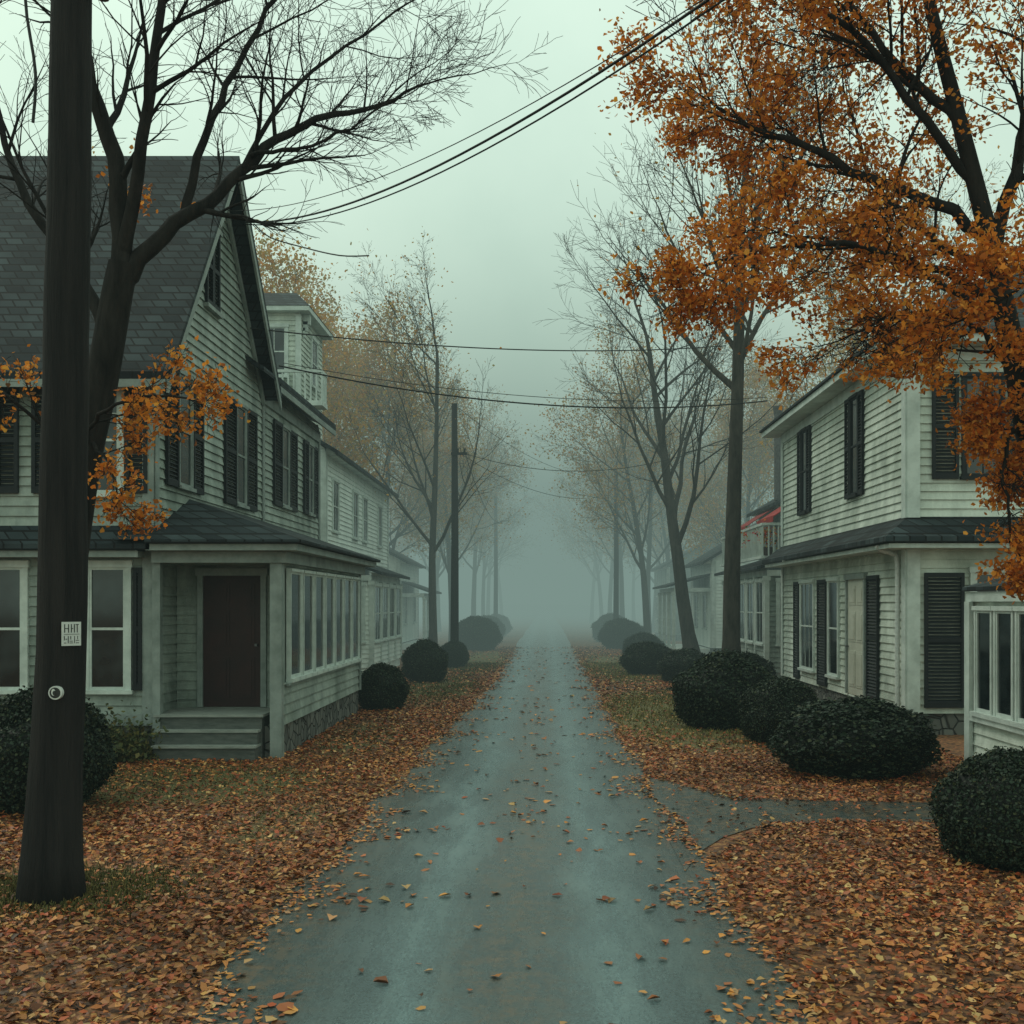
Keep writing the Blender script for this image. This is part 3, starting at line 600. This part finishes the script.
# ---- further right houses
HR=street_house(1,8.2,33.2,42,8,5.9,8.2,'clapboard house with balcony over its porch and red awning',mat='siding_l',ups=((36,.9,4.2,5.0),(39.5,.9,4.2,5.0)),lows=(),sh=False)
p=street_porch(HR,1,8.2,6.7,33.3,41,3.5,5)
mb=MB(); S=FX(6.6,-1)
fbox(mb,S,33.3,41,3.75,3.84,-.05,.05); fbox(mb,S,33.3,41,4.75,4.83,-.04,.04)
for i in range(52): fbox(mb,S,33.32+i*.148,33.36+i*.148,3.84,4.75,-.018,.018)
FQ=FY(33.3)
fbox(mb,FQ,6.65,8.2,4.752,4.832,-.04,.04); 
for i in range(10): fbox(mb,FQ,6.75+i*.148,6.79+i*.148,3.6,4.75,-.018,.018)
mb.obj('railing',HR,(M['trim'],))
for (ya,yb_) in ((33.5,36.2),(38.2,40.8)):
    mb=MB(); mb.slab([(6.95,ya,5.05),(6.95,yb_,5.05),(8.16,yb_,5.85),(8.16,ya,5.85)],.03)
    n_=int((yb_-ya)/.25)
    for i in range(n_): mb.box(6.935,6.95,ya+i*.25,ya+.22+i*.25,4.88,5.07)
    mb.obj('awning',HR,(M['red'],))
mb=MB(); tubepts(mb,[Vector((7.95,37.5,5.9)),Vector((7.95,37.5,8.8)),Vector((7.95,37.5,9.1))],[.14,.14,.19],10,0,True); mb.obj('stovepipe',HR,(M['metal'],))
for k,y in enumerate((33.8,35.9,38.2)):
    pm=MB(); tubepts(pm,[Vector((6.85,y,3.86)),Vector((6.85,y,4.12))],[.12,.17],10,0,True)
    o=thing('flower_pot',(6.85,y,3.86),'small planter of orange and yellow flowers on the balcony','flower pot','flower pots on balcony'); pm.obj('pot',o,(M['brick'],))
    n=260; Cn=NR.normal(size=(n,3))*np.array([.22,.22,.2])+np.array([0,0,.6])
    me=arr_mesh('foliage',leaf_arrays(Cn,NR.uniform(.05,.1,n)),quad_idx(n),np.repeat(palette(n,[(.6,.15,.02),(.6,.4,.1),(.05,.08,.02),(.6,.03,.03)],[1,1,1,1]),6,axis=0),M['leaf']); place(me,'foliage',(6.85,y,3.86),o)
HR2=street_house(1,7.6,50,57,8,4.4,6.8,'low white house with columned porch in the mist','siding_b',ups=(),lows=((52,.9,1.2,2.8),(55,.9,1.2,2.8)),camwin=False)
street_porch(HR2,1,7.6,5.9,50.5,56.5,3.2,3,False,'siding_b')
HR3=street_house(1,7.8,70,78,9,4.8,7.2,'small pale house barely visible in fog',ups=(),lows=((72,.9,1.3,2.8),(76,.9,1.3,2.8)),camwin=False)

# ------------------------------------------------------------------ utility poles and wires
e=thing('utility_pole',(-4.0,8.9,0),'thick dark wooden utility pole with posted notice and round badge','utility pole')
mb=MB(); pts=[];rd=[]
for i in range(24):
    z=-.1+i*.42; f=z/9.6; x=float(np.interp(z,[0,2.15,7.2,9.6],[-4.0,-3.91,-3.83,-3.79]))+random.uniform(-.005,.005); pts.append(Vector((x,8.9+random.uniform(-.005,.005),z))); rd.append(.205-.065*f+.07*math.exp(-max(z,0)*2.4)+random.uniform(-.003,.003))
tubepts(mb,pts,rd,20,0,True); mb.obj('shaft',e,(M['pole'],),True)
th=math.radians(44)
Fn=Face((-3.91+math.sin(th)*.197,8.9-math.cos(th)*.197),(math.cos(th),math.sin(th)),(math.sin(th),-math.cos(th)))
mb=MB()
fbox(mb,Fn,-.075,.075,2.06,2.25,.0,.008,0)
for (a,b,c,d) in ((.014,.021,.105,.172),(.021,.044,.134,.14),(.044,.051,.105,.172),(.066,.073,.105,.172),(.073,.084,.134,.14),(.09,.097,.105,.172),(.104,.128,.166,.172),(.112,.119,.105,.166),(.012,.132,.09,.093),(.012,.03,.02,.026),(.012,.018,.044,.078),(.024,.036,.05,.056),(.042,.048,.02,.078),(.056,.082,.02,.025),(.056,.082,.034,.039),(.062,.068,.05,.078),(.092,.097,.02,.078),(.105,.13,.02,.025),(.105,.13,.04,.045),(.116,.121,.05,.078)):
    fbox(mb,Fn,-.071+a,-.071+b,2.06+c,2.06+d,.0085,.0105,1)
mb.obj('notice',e,(M['white'],M['ink']),label='small white notice with black marks')
mb=MB(); Fp=FY(8.9)
def disc(mb,cx,cz,r,o0,o1,m,n=20,sx=1):
    i=len(mb.v)
    for o in (o0,o1):
        for k in range(n): a=2*math.pi*k/n; mb.v.append(Fp.p(cx+math.cos(a)*r*sx,cz+math.sin(a)*r,o))
    mb.f.append(tuple(i+n+k for k in range(n))); mb.m.append(m)
    for k in range(n): mb.f.append((i+k,i+(k+1)%n,i+n+(k+1)%n,i+n+k)); mb.m.append(m)
cx=-3.87
disc(mb,cx,1.69,.054,.17,.212,0); disc(mb,cx,1.69,.043,.2,.2145,1); disc(mb,cx-.012,1.695,.027,.2,.2165,0,20,.6); disc(mb,cx-.004,1.69,.018,.2,.2185,1,20,.7)
mb.obj('badge',e,(M['white'],M['ink']))
mb=MB(); fbox(mb,Fp,-4.9,-2.7,8.75,8.87,.15,.27); mb.obj('crossarm',e,(M['pole'],))
mb=MB(); fbox(mb,Fp,-3.75,-3.5,7.35,7.39,.05,.09); tubepts(mb,[Vector((-3.55,8.83,7.25)),Vector((-3.55,8.83,7.33)),Vector((-3.55,8.83,7.38)),Vector((-3.55,8.83,7.5))],[.05,.06,.03,.05],10,0,True); mb.obj('insulator',e,(M['metal'],))
mb=MB(); tubepts(mb,smoothline([(-4.1,8.7,9.4),(-4.07,8.72,7.8),(-4.12,8.72,7.2),(-4.03,8.7,6.6),(-4.05,8.7,6.2)]),[.012]*17,6,0,True); mb.obj('cable',e,(M['wire'],))
def farpole(x,y,h):
    e=thing('utility_pole',(x,y,0),'slim dark wooden utility pole at the lane edge','utility pole','utility poles along the lane')
    mb=MB(); tubepts(mb,[Vector((x,y,-.1)),Vector((x+.02,y,h*.5)),Vector((x,y,h))],[.17,.14,.11],12,0,True); mb.obj('shaft',e,(M['pole'],),True)
    mb=MB(); mb.box(x-.12,x+.5,y-.18,y-.12,h-2.0,h-1.9); mb.box(x+.36,x+.44,y-.19,y-.11,h-1.9,h-1.75); mb.box(x+.1,x+.18,y-.19,y-.11,h-1.9,h-1.75); mb.obj('crossarm',e,(M['pole'],))
farpole(-3.5,42.5,10.1); farpole(-3.5,78,10); farpole(4.0,62,10)
def wire(a,b,sag,r,label):
    a,b=Vector(a),Vector(b); n=28; mb=MB()
    pts=[a.lerp(b,i/n)-Vector((0,0,sag*4*(i/n)*(1-i/n))) for i in range(n+1)]
    tubepts(mb,pts,[r]*(n+1),6); o=mb.obj('overhead_wire',None,(M['wire'],),True,origin=a); tag(o,label,'wire','overhead wires across the lane')
wl='black overhead cable sagging above the lane from the gable'
wire((-6.02,21.5,9.85),(2.30,7,7.15),.66,.015,wl); wire((-6.02,21.6,9.85),(2.33,7,7.10),.70,.010,wl); wire((-6.02,20.6,9.75),(2.25,7,7.08),.60,.006,wl)
wire((-6.0,22.4,8.0),(5.1,31,9.65),.28,.014,'thin overhead cable strung between house and tree')
wire((-6.0,24.8,7.75),(6.1,30.2,7.95),.5,.018,'thick overhead cable strung between two houses')
wire((-6.0,25.2,7.9),(6.1,30.2,8.05),.4,.008,'thin overhead cable strung between two houses')
wire((-3.2,42.4,8.2),(5.5,41,8.0),.7,.012,'thin overhead cable crossing the misty lane')
wire((-3.1,42.4,8.25),(-3.1,77.9,8.2),.9,.016,'overhead cable following the lane into fog'); wire((-3.4,42.4,8.25),(4.0,62,8.6),.9,.012,'overhead cable crossing into fog')
wire((5.6,41,8.4),(4.1,62,8.3),.7,.012,'overhead cable following the lane into fog')
wire((-3.3,42.4,9.9),(4.1,62,9.6),.9,.010,'overhead cable crossing into fog')
mb=MB(); tubepts(mb,smoothline([(-5.45,20.6,9.50),(-5.0,20,9.05),(-4.2,19,8.55),(-3.4,18.2,8.15),(-2.85,17.8,8.02)]),[.012]*17,5); o=mb.obj('overhead_wire',None,(M['wire'],),True); tag(o,'short loose cable end drooping from the overhead line','wire','overhead wires across the lane')
mb=MB(); mb.box(-6.06,-5.98,21.4,21.7,9.7,9.95); tubepts(mb,[Vector((-6.03,21.5,9.82)),Vector((-5.8,21.5,9.86))],[.03,.03],6,0,True); mb.obj('bracket',HOUSE1,(M['metal'],))

# ------------------------------------------------------------------ ground, road
def xl(y): return np.interp(y,[0,6,14,22,34,70],[-2.2,-2.12,-2.03,-1.85,-1.52,-1.6])+.06*np.sin(y*1.3)+.04*np.sin(y*3.1+1)
def xr_(y): return np.interp(y,[0,7,12,20,34,70],[1.65,1.58,1.45,1.38,1.42,1.55])+.06*np.sin(y*1.1+2)+.04*np.sin(y*2.7)
def drive(y,x):
    lo=np.where(x<3.0,11.95-np.clip((2.4-x),0,1)*1.9,12.0-.03*(x-3)); hi=np.where(x<2.2,13.4+np.clip(2.2-x,0,1)*2.2,13.3-.07*(x-2.2))
    return (x>1.2)&(x<5.9)&(y>lo)&(y<hi)
LAWNS=[(2.9,24.0,1.7,5.5,1.1),(-3.95,9.3,1.0,.75,.6),(-4.9,14.6,2.0,1.7,.62),(-3.0,31,1.0,5,.7),(-3.3,19.5,.7,3,.35),(2.8,42,1.4,9,1),(-2.7,46,1.1,9,1),(-2.9,12,.6,1.4,.35)]
def m_ground():
    m,nt,b=newmat('leaf_strewn_earth'); L=nt.links
    tc=nd(nt,'ShaderNodeTexCoord')
    v=nd(nt,'ShaderNodeTexVoronoi'); v.inputs['Scale'].default_value=20; L.new(tc.outputs['Object'],v.inputs['Vector'])
    r=ramp(nt,[(0,(.06,.028,.014)),(.3,(.21,.075,.03)),(.55,(.36,.13,.045)),(.8,(.44,.20,.07)),(1,(.12,.06,.028))]); 
    sx=nd(nt,'ShaderNodeSeparateColor'); L.new(v.outputs['Color'],sx.inputs[0]); L.new(sx.outputs[0],r.inputs[0])
    d=ramp(nt,[(0,(1,1,1)),(.9,(.35,.35,.35))]); L.new(v.outputs['Distance'],d.inputs[0])
    mx=nd(nt,'ShaderNodeMixRGB',blend_type='MULTIPLY'); mx.inputs[0].default_value=.9; L.new(r.outputs[0],mx.inputs[1]); L.new(d.outputs[0],mx.inputs[2])
    n=nd(nt,'ShaderNodeTexNoise'); n.inputs['Scale'].default_value=40; n.inputs['Detail'].default_value=4; L.new(tc.outputs['Object'],n.inputs['Vector'])
    g=ramp(nt,[(.3,(.055,.052,.02)),(.7,(.22,.175,.06))]); L.new(n.outputs['Fac'],g.inputs[0])
    nb=nd(nt,'ShaderNodeTexNoise'); nb.inputs['Scale'].default_value=.9; nb.inputs['Detail'].default_value=6; nb.inputs['Roughness'].default_value=.7; L.new(tc.outputs['Object'],nb.inputs['Vector'])
    acc=None
    for (cx,cy,rx,ry,s) in LAWNS:
        mp=nd(nt,'ShaderNodeMapping',vector_type='TEXTURE'); mp.inputs['Location'].default_value=(cx,cy,0); mp.inputs['Scale'].default_value=(rx,ry,1); L.new(tc.outputs['Object'],mp.inputs[0])
        ln=nd(nt,'ShaderNodeVectorMath',operation='LENGTH'); L.new(mp.outputs[0],ln.inputs[0])
        mr=nd(nt,'ShaderNodeMapRange'); mr.inputs['From Min'].default_value=1.3; mr.inputs['From Max'].default_value=.6; mr.inputs['To Max'].default_value=s; L.new(ln.outputs['Value'],mr.inputs['Value'])
        if acc is None: acc=mr.outputs[0]
        else:
            mm=nd(nt,'ShaderNodeMath',operation='MAXIMUM'); L.new(acc,mm.inputs[0]); L.new(mr.outputs[0],mm.inputs[1]); acc=mm.outputs[0]
    ad=nd(nt,'ShaderNodeMath',operation='ADD'); L.new(acc,ad.inputs[0]); L.new(nb.outputs['Fac'],ad.inputs[1])
    mk=ramp(nt,[(.62,(0,0,0)),(.95,(1,1,1))]); L.new(ad.outputs[0],mk.inputs[0])
    m2=nd(nt,'ShaderNodeMixRGB'); L.new(mk.outputs[0],m2.inputs[0]); L.new(mx.outputs[0],m2.inputs[1]); L.new(g.outputs[0],m2.inputs[2])
    L.new(m2.outputs[0],b.inputs['Base Color']); b.inputs['Roughness'].default_value=.85
    bp=nd(nt,'ShaderNodeBump'); bp.inputs['Distance'].default_value=.03; bp.inputs['Strength'].default_value=.6; L.new(d.outputs[0],bp.inputs['Height']); L.new(bp.outputs[0],b.inputs['Normal'])
    return m
def m_road():
    m,nt,b=newmat('damp_asphalt'); L=nt.links
    tc=nd(nt,'ShaderNodeTexCoord')
    mpp=nd(nt,'ShaderNodeMapping'); mpp.inputs['Scale'].default_value=(2.2,.4,1); L.new(tc.outputs['Object'],mpp.inputs[0])
    n=nd(nt,'ShaderNodeTexNoise'); n.inputs['Scale'].default_value=1.5; n.inputs['Detail'].default_value=9; n.inputs['Roughness'].default_value=.72; L.new(mpp.outputs[0],n.inputs['Vector'])
    r=ramp(nt,[(.3,(.046,.068,.073)),(.52,(.068,.098,.102)),(.72,(.105,.138,.138))]); L.new(n.outputs['Fac'],r.inputs[0])
    f=nd(nt,'ShaderNodeTexNoise'); f.inputs['Scale'].default_value=75; f.inputs['Detail'].default_value=5; f.inputs['Roughness'].default_value=.7; L.new(tc.outputs['Object'],f.inputs['Vector'])
    fr=ramp(nt,[(.3,(.35,.35,.35)),(.7,(1.65,1.65,1.65))]); L.new(f.outputs['Fac'],fr.inputs[0])
    mx=nd(nt,'ShaderNodeMixRGB',blend_type='MULTIPLY'); mx.inputs[0].default_value=1; L.new(r.outputs[0],mx.inputs[1]); L.new(fr.outputs[0],mx.inputs[2])
    sp=nd(nt,'ShaderNodeSeparateXYZ'); L.new(tc.outputs['Object'],sp.inputs[0])
    nw=nd(nt,'ShaderNodeTexNoise'); nw.inputs['Scale'].default_value=.5; nw.inputs['Detail'].default_value=5; L.new(tc.outputs['Object'],nw.inputs['Vector'])
    wv=nd(nt,'ShaderNodeMath',operation='MULTIPLY_ADD'); wv.inputs[1].default_value=.7; wv.inputs[2].default_value=-.13; L.new(nw.outputs['Fac'],wv.inputs[0])
    ab=nd(nt,'ShaderNodeMath',operation='ADD'); L.new(sp.outputs[0],ab.inputs[0]); L.new(wv.outputs[0],ab.inputs[1])
    aa=nd(nt,'ShaderNodeMath',operation='ABSOLUTE'); L.new(ab.outputs[0],aa.inputs[0])
    hf=nd(nt,'ShaderNodeMath',operation='MULTIPLY'); hf.inputs[1].default_value=.5; L.new(aa.outputs[0],hf.inputs[0])
    tr=ramp(nt,[(.0,(.78,.74,.70)),(.14,(.9,.89,.88)),(.33,(1.75,1.8,1.8)),(.5,(1.1,1.1,1.1)),(.8,(.62,.6,.57))]); L.new(hf.outputs[0],tr.inputs[0])
    mt=nd(nt,'ShaderNodeMixRGB',blend_type='MULTIPLY'); mt.inputs[0].default_value=1; L.new(mx.outputs[0],mt.inputs[1]); L.new(tr.outputs[0],mt.inputs[2])
    mr=nd(nt,'ShaderNodeMapRange'); mr.inputs['From Min'].default_value=.55; mr.inputs['From Max'].default_value=.0; mr.inputs['To Max'].default_value=.85; L.new(aa.outputs[0],mr.inputs['Value'])
    mr2=nd(nt,'ShaderNodeMapRange'); mr2.inputs['From Min'].default_value=1.1; mr2.inputs['From Max'].default_value=1.7; L.new(aa.outputs[0],mr2.inputs['Value'])
    sm_=nd(nt,'ShaderNodeMath',operation='ADD'); L.new(mr.outputs[0],sm_.inputs[0]); L.new(mr2.outputs[0],sm_.inputs[1])
    n3=nd(nt,'ShaderNodeTexNoise'); n3.inputs['Scale'].default_value=7; n3.inputs['Detail'].default_value=9; n3.inputs['Roughness'].default_value=.85; L.new(tc.outputs['Object'],n3.inputs['Vector'])
    r3=ramp(nt,[(.47,(0,0,0)),(.58,(1,1,1))]); L.new(n3.outputs['Fac'],r3.inputs[0])
    mu=nd(nt,'ShaderNodeMath',operation='MULTIPLY'); L.new(sm_.outputs[0],mu.inputs[0]); L.new(r3.outputs[0],mu.inputs[1])
    m2=nd(nt,'ShaderNodeMixRGB'); m2.inputs[2].default_value=(.14,.095,.06,1); L.new(mu.outputs[0],m2.inputs[0]); L.new(mt.outputs[0],m2.inputs[1])
    L.new(m2.outputs[0],b.inputs['Base Color'])
    rr=ramp(nt,[(.35,(.15,.15,.15)),(.7,(.42,.42,.42))]); L.new(n.outputs['Fac'],rr.inputs[0]); L.new(rr.outputs[0],b.inputs['Roughness']); b.inputs['Specular IOR Level'].default_value=.6
    bp=nd(nt,'ShaderNodeBump'); bp.inputs['Distance'].default_value=.007; bp.inputs['Strength'].default_value=.5; L.new(f.outputs['Fac'],bp.inputs['Height']); L.new(bp.outputs[0],b.inputs['Normal'])
    return m
M['ground']=m_ground(); M['road']=m_road()
mb=MB(); mb.poly([(-900,-150,0),(900,-150,0),(900,1500,0),(-900,1500,0)]); tag(mb.obj('ground',None,(M['ground'],),origin=(0,0,0)),'flat earth covered in fallen leaves','ground',kind='structure')
mb=MB(); ys=np.concatenate([np.arange(-6,60,.35),np.arange(60,420,6)])
for i in range(len(ys)-1):
    a,b=ys[i],ys[i+1]; mb.poly([(xl(a),a,.006),(xr_(a),a,.006),(xr_(b),b,.006),(xl(b),b,.006)])
tag(mb.obj('road',None,(M['road'],),origin=(0,0,0)),'narrow damp blue-grey asphalt lane scattered with leaves','road',kind='structure')
mb=MB(); top=[];bot=[]
for x,lo,hi in ((1.25,9.8,15.8),(1.5,10.6,15.1),(1.8,11.2,14.4),(2.2,11.7,13.8),(2.8,11.95,13.4),(3.6,12.05,13.3),(4.6,12.0,13.2),(5.9,11.9,13.15)): top.append((x,hi,.010)); bot.append((x,lo,.010))
for i in range(len(top)-1): mb.poly([bot[i],bot[i+1],top[i+1],top[i]])
tag(mb.obj('driveway',None,(M['road'],),origin=(0,0,0)),'short damp asphalt driveway joining the lane','driveway',kind='structure')
mb=MB()
for i in range(8):
    x=1.3+i*.6; mb.poly([(x,30.3+.1*math.sin(i),.009),(x+.6,30.3+.1*math.sin(i+1),.009),(x+.6,31.4+.1*math.sin(i*2+1),.009),(x,31.4+.1*math.sin(i*2-1),.009)])
tag(mb.obj('path',None,(M['road'],),origin=(0,0,0)),'narrow paved walk crossing the grass','path',kind='structure')

def lawnf(x,y):
    g=np.zeros_like(x)
    for (cx,cy,rx,ry,s) in LAWNS:
        q=np.sqrt(((x-cx)/rx)**2+((y-cy)/ry)**2); g=np.maximum(g,s*np.clip((1.3-q)/.7,0,1))
    return np.clip(g,0,1)
def patch(x,y): return .5+.25*np.sin(x*2.1+1.3*np.sin(y*.9))+.25*np.sin(y*1.7+1.1*np.sin(x*1.3+2))
PX_=[];PY_=[];PS_=[]
for (y0,y1,xa,xb,dens,s0,s1) in ((5.2,13,-7.5,6.5,920,.026,.076),(13,17,-7,6.5,600,.035,.078),(17,28,-4.2,6.4,400,.045,.085),(28,60,-5,6.4,110,.07,.12)):
    n=int((y1-y0)*(xb-xa)*dens); x=NR.uniform(xa,xb,n); y=NR.uniform(y0,y1,n)
    inr=np.minimum(x-xl(y),xr_(y)-x)
    dl=x-xl(y); dr=xr_(y)-x
    edge=.13+.07*np.sin(y*2.3)+.05*np.sin(y*5.1)
    p=np.where(inr<0,1.0,np.maximum(.95*np.exp(-dl/edge),.85*np.exp(-dr/edge))+.004+.022*np.exp(-((x+.2)/.25)**2)*(y>11))
    p=p*np.where(inr<0,1-lawnf(x,y)*.9,1)*np.where(inr<0,.62+.38*patch(x,y),1)
    dv=drive(y,x)&(inr<0); p=np.where(dv,.04,p)
    k=NR.random(n)<p; x,y=x[k],y[k]; s=NR.uniform(s0,s1,len(x)); inn=(inr[k]>.4); s=s*np.where(inn,1.5,1)
    PX_.append(x);PY_.append(y);PS_.append(s)
x=np.concatenate(PX_);y=np.concatenate(PY_);s=np.concatenate(PS_)
k=~((x<-6.1)&(y>17.0))&~((x<-4.1)&(y>16.9)&(y<24.2))&~((x>5.95)&(y<15.3)); x,y,s=x[k],y[k],s[k]
n=len(x); print('leaves',n)
off=((x>xl(y))&(x<xr_(y)))
z=.014+NR.random(n)**2*.034*np.where(off,.2,1)
W=np.column_stack([NR.normal(size=n)*np.where(off,.12,.3),NR.normal(size=n)*np.where(off,.12,.3),np.ones(n)])
cl=palette(n,LITTER,[5,4,3.5,3,1.8,2.5,2],.35)
# broad tonal drifts: some areas fresher orange, some darker and decayed
dr_=.5+.5*np.sin(x*1.1+2*np.sin(y*.55))*np.sin(y*.8+1.5*np.sin(x*.7)); cl=cl*(.72+.45*dr_)[:,None]
rc=off&(NR.random(n)<.6); cl[rc]=palette(int(rc.sum()),[(.60,.24,.06),(.50,.27,.12),(.38,.13,.05)],[2,1,2])
me=arr_mesh('fallen_leaves',leaf_arrays(np.column_stack([x,y,z]),s,W),quad_idx(n),np.repeat(cl,6,axis=0),M['litter'])
tag(place(me,'fallen_leaves',(0,0,0)),'carpet of rust and brown fallen leaves over the verges','fallen leaves',kind='stuff')
n=150000; x=NR.uniform(-6.8,5.5,n); y=NR.uniform(7.5,44,n); p=np.clip(lawnf(x,y)*1.1,0,1)*(.4+.6*patch(x,y)); inr=(x>xl(y))&(x<xr_(y)); k=(NR.random(n)<p)&~inr&~((x<-4.05)&(y>16.8)); x,y=x[k],y[k]
ex_=NR.normal(size=(7000,2)); xx=-3.98+ex_[:,0]*.42; yy=9.1+ex_[:,1]*.36; x=np.concatenate([x,xx]); y=np.concatenate([y,yy]); n=len(x)
h=NR.uniform(.025,.07,n); a=NR.uniform(0,2*np.pi,n); w=.004+.0003*y
dx=np.cos(a)*w; dy=np.sin(a)*w; lx=NR.normal(size=n)*.02; ly=NR.normal(size=n)*.02; z0=np.full(n,.0)
V=np.stack([np.column_stack([x-dx,y-dy,z0]),np.column_stack([x+dx,y+dy,z0]),np.column_stack([x+dx*.4+lx,y+dy*.4+ly,h]),np.column_stack([x-dx*.4+lx,y-dy*.4+ly,h])],axis=1).reshape(-1,3)
gc=palette(n,[(.14,.13,.04),(.25,.20,.065),(.10,.10,.03),(.32,.23,.08)],[3,3,2,1])*np.where(x<0,.6,1)[:,None]
me=arr_mesh('grass',V,np.arange(4*n).reshape(-1,4),np.repeat(gc,4,axis=0),M['grass'])
tag(place(me,'grass',(0,0,0)),'short yellow-green grass showing between fallen leaves','grass',kind='stuff')

# ------------------------------------------------------------------ fog volume, its airlight put in as emission
def m_glow_fog():
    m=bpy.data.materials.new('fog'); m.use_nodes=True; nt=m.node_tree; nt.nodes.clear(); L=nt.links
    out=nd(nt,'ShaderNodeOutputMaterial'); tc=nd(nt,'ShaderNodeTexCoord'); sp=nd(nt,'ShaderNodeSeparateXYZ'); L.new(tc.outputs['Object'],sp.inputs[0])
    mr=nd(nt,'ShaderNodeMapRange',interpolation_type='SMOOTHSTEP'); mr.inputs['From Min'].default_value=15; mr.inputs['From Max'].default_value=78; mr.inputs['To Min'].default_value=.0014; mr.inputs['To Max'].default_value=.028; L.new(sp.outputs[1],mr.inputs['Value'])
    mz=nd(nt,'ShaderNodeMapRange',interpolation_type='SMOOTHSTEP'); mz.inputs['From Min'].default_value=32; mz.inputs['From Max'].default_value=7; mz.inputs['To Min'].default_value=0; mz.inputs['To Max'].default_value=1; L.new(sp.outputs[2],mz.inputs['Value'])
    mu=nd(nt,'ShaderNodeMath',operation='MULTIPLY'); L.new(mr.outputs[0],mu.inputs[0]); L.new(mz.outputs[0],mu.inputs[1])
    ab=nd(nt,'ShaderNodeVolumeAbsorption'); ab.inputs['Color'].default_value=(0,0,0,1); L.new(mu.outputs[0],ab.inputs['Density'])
    em=nd(nt,'ShaderNodeEmission'); em.inputs['Color'].default_value=(.195,.285,.255,1); L.new(mu.outputs[0],em.inputs['Strength'])  # haze colour glows by itself and lights the scene; no sky light is scattered
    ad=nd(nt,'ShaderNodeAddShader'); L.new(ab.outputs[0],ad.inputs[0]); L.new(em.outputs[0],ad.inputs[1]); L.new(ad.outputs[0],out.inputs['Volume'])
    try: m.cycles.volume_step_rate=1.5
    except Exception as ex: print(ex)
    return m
mb=MB(); mb.box(-130,130,-20,240,-2,34); o=mb.obj('fog',None,(m_glow_fog(),),origin=(0,0,0)); tag(o,'self-glowing grey-green fog thickening down the lane','fog',kind='structure')

# ------------------------------------------------------------------ world, sun, camera
w=bpy.data.worlds.new('World'); scn.world=w; w.use_nodes=True; nt=w.node_tree; nt.nodes.clear(); L=nt.links
out=nd(nt,'ShaderNodeOutputWorld'); sky=nd(nt,'ShaderNodeTexSky'); sky.sky_type='NISHITA'; sky.sun_disc=False; EL=math.radians(48); AZ=math.radians(-50)
sky.sun_elevation=EL; sky.sun_rotation=AZ; sky.dust_density=2; sky.air_density=1.5
b1=nd(nt,'ShaderNodeBackground'); b1.inputs[1].default_value=.05
tn=nd(nt,'ShaderNodeMixRGB',blend_type='MULTIPLY'); tn.inputs[0].default_value=1; tn.inputs[2].default_value=(.45,.55,.42,1); L.new(sky.outputs[0],tn.inputs[1]); L.new(tn.outputs[0],b1.inputs[0])
tc=nd(nt,'ShaderNodeTexCoord'); n=nd(nt,'ShaderNodeTexNoise'); n.inputs['Scale'].default_value=2.6; n.inputs['Detail'].default_value=6; L.new(tc.outputs['Generated'],n.inputs['Vector'])
r=ramp(nt,[(.3,(.56,.72,.59)),(.7,(.80,.97,.80))]); L.new(n.outputs['Fac'],r.inputs[0])
b2=nd(nt,'ShaderNodeBackground'); b2.inputs[1].default_value=1.0; L.new(r.outputs[0],b2.inputs[0])
ad=nd(nt,'ShaderNodeAddShader'); L.new(b1.outputs[0],ad.inputs[0]); L.new(b2.outputs[0],ad.inputs[1]); L.new(ad.outputs[0],out.inputs[0])
sl=bpy.data.lights.new('sun','SUN'); sl.energy=.7; sl.angle=math.radians(16); sl.color=(1,.96,.86); so=bpy.data.objects.new('sun',sl); COL.objects.link(so)
d=Vector((math.sin(AZ)*math.cos(EL),math.cos(AZ)*math.cos(EL),math.sin(EL))); so.rotation_euler=d.to_track_quat('Z','Y').to_euler()
cam=bpy.data.cameras.new('camera'); co=bpy.data.objects.new('camera',cam); COL.objects.link(co); co.location=(0,0,2.4); co.rotation_euler=(math.radians(90),0,0)
cam.sensor_width=36; cam.lens=36*1100/1024; cam.shift_x=-33/1024; cam.shift_y=91/1024; cam.clip_end=3000
scn.camera=co
scn.view_settings.view_transform='Standard'; scn.view_settings.look='None'; scn.view_settings.exposure=0
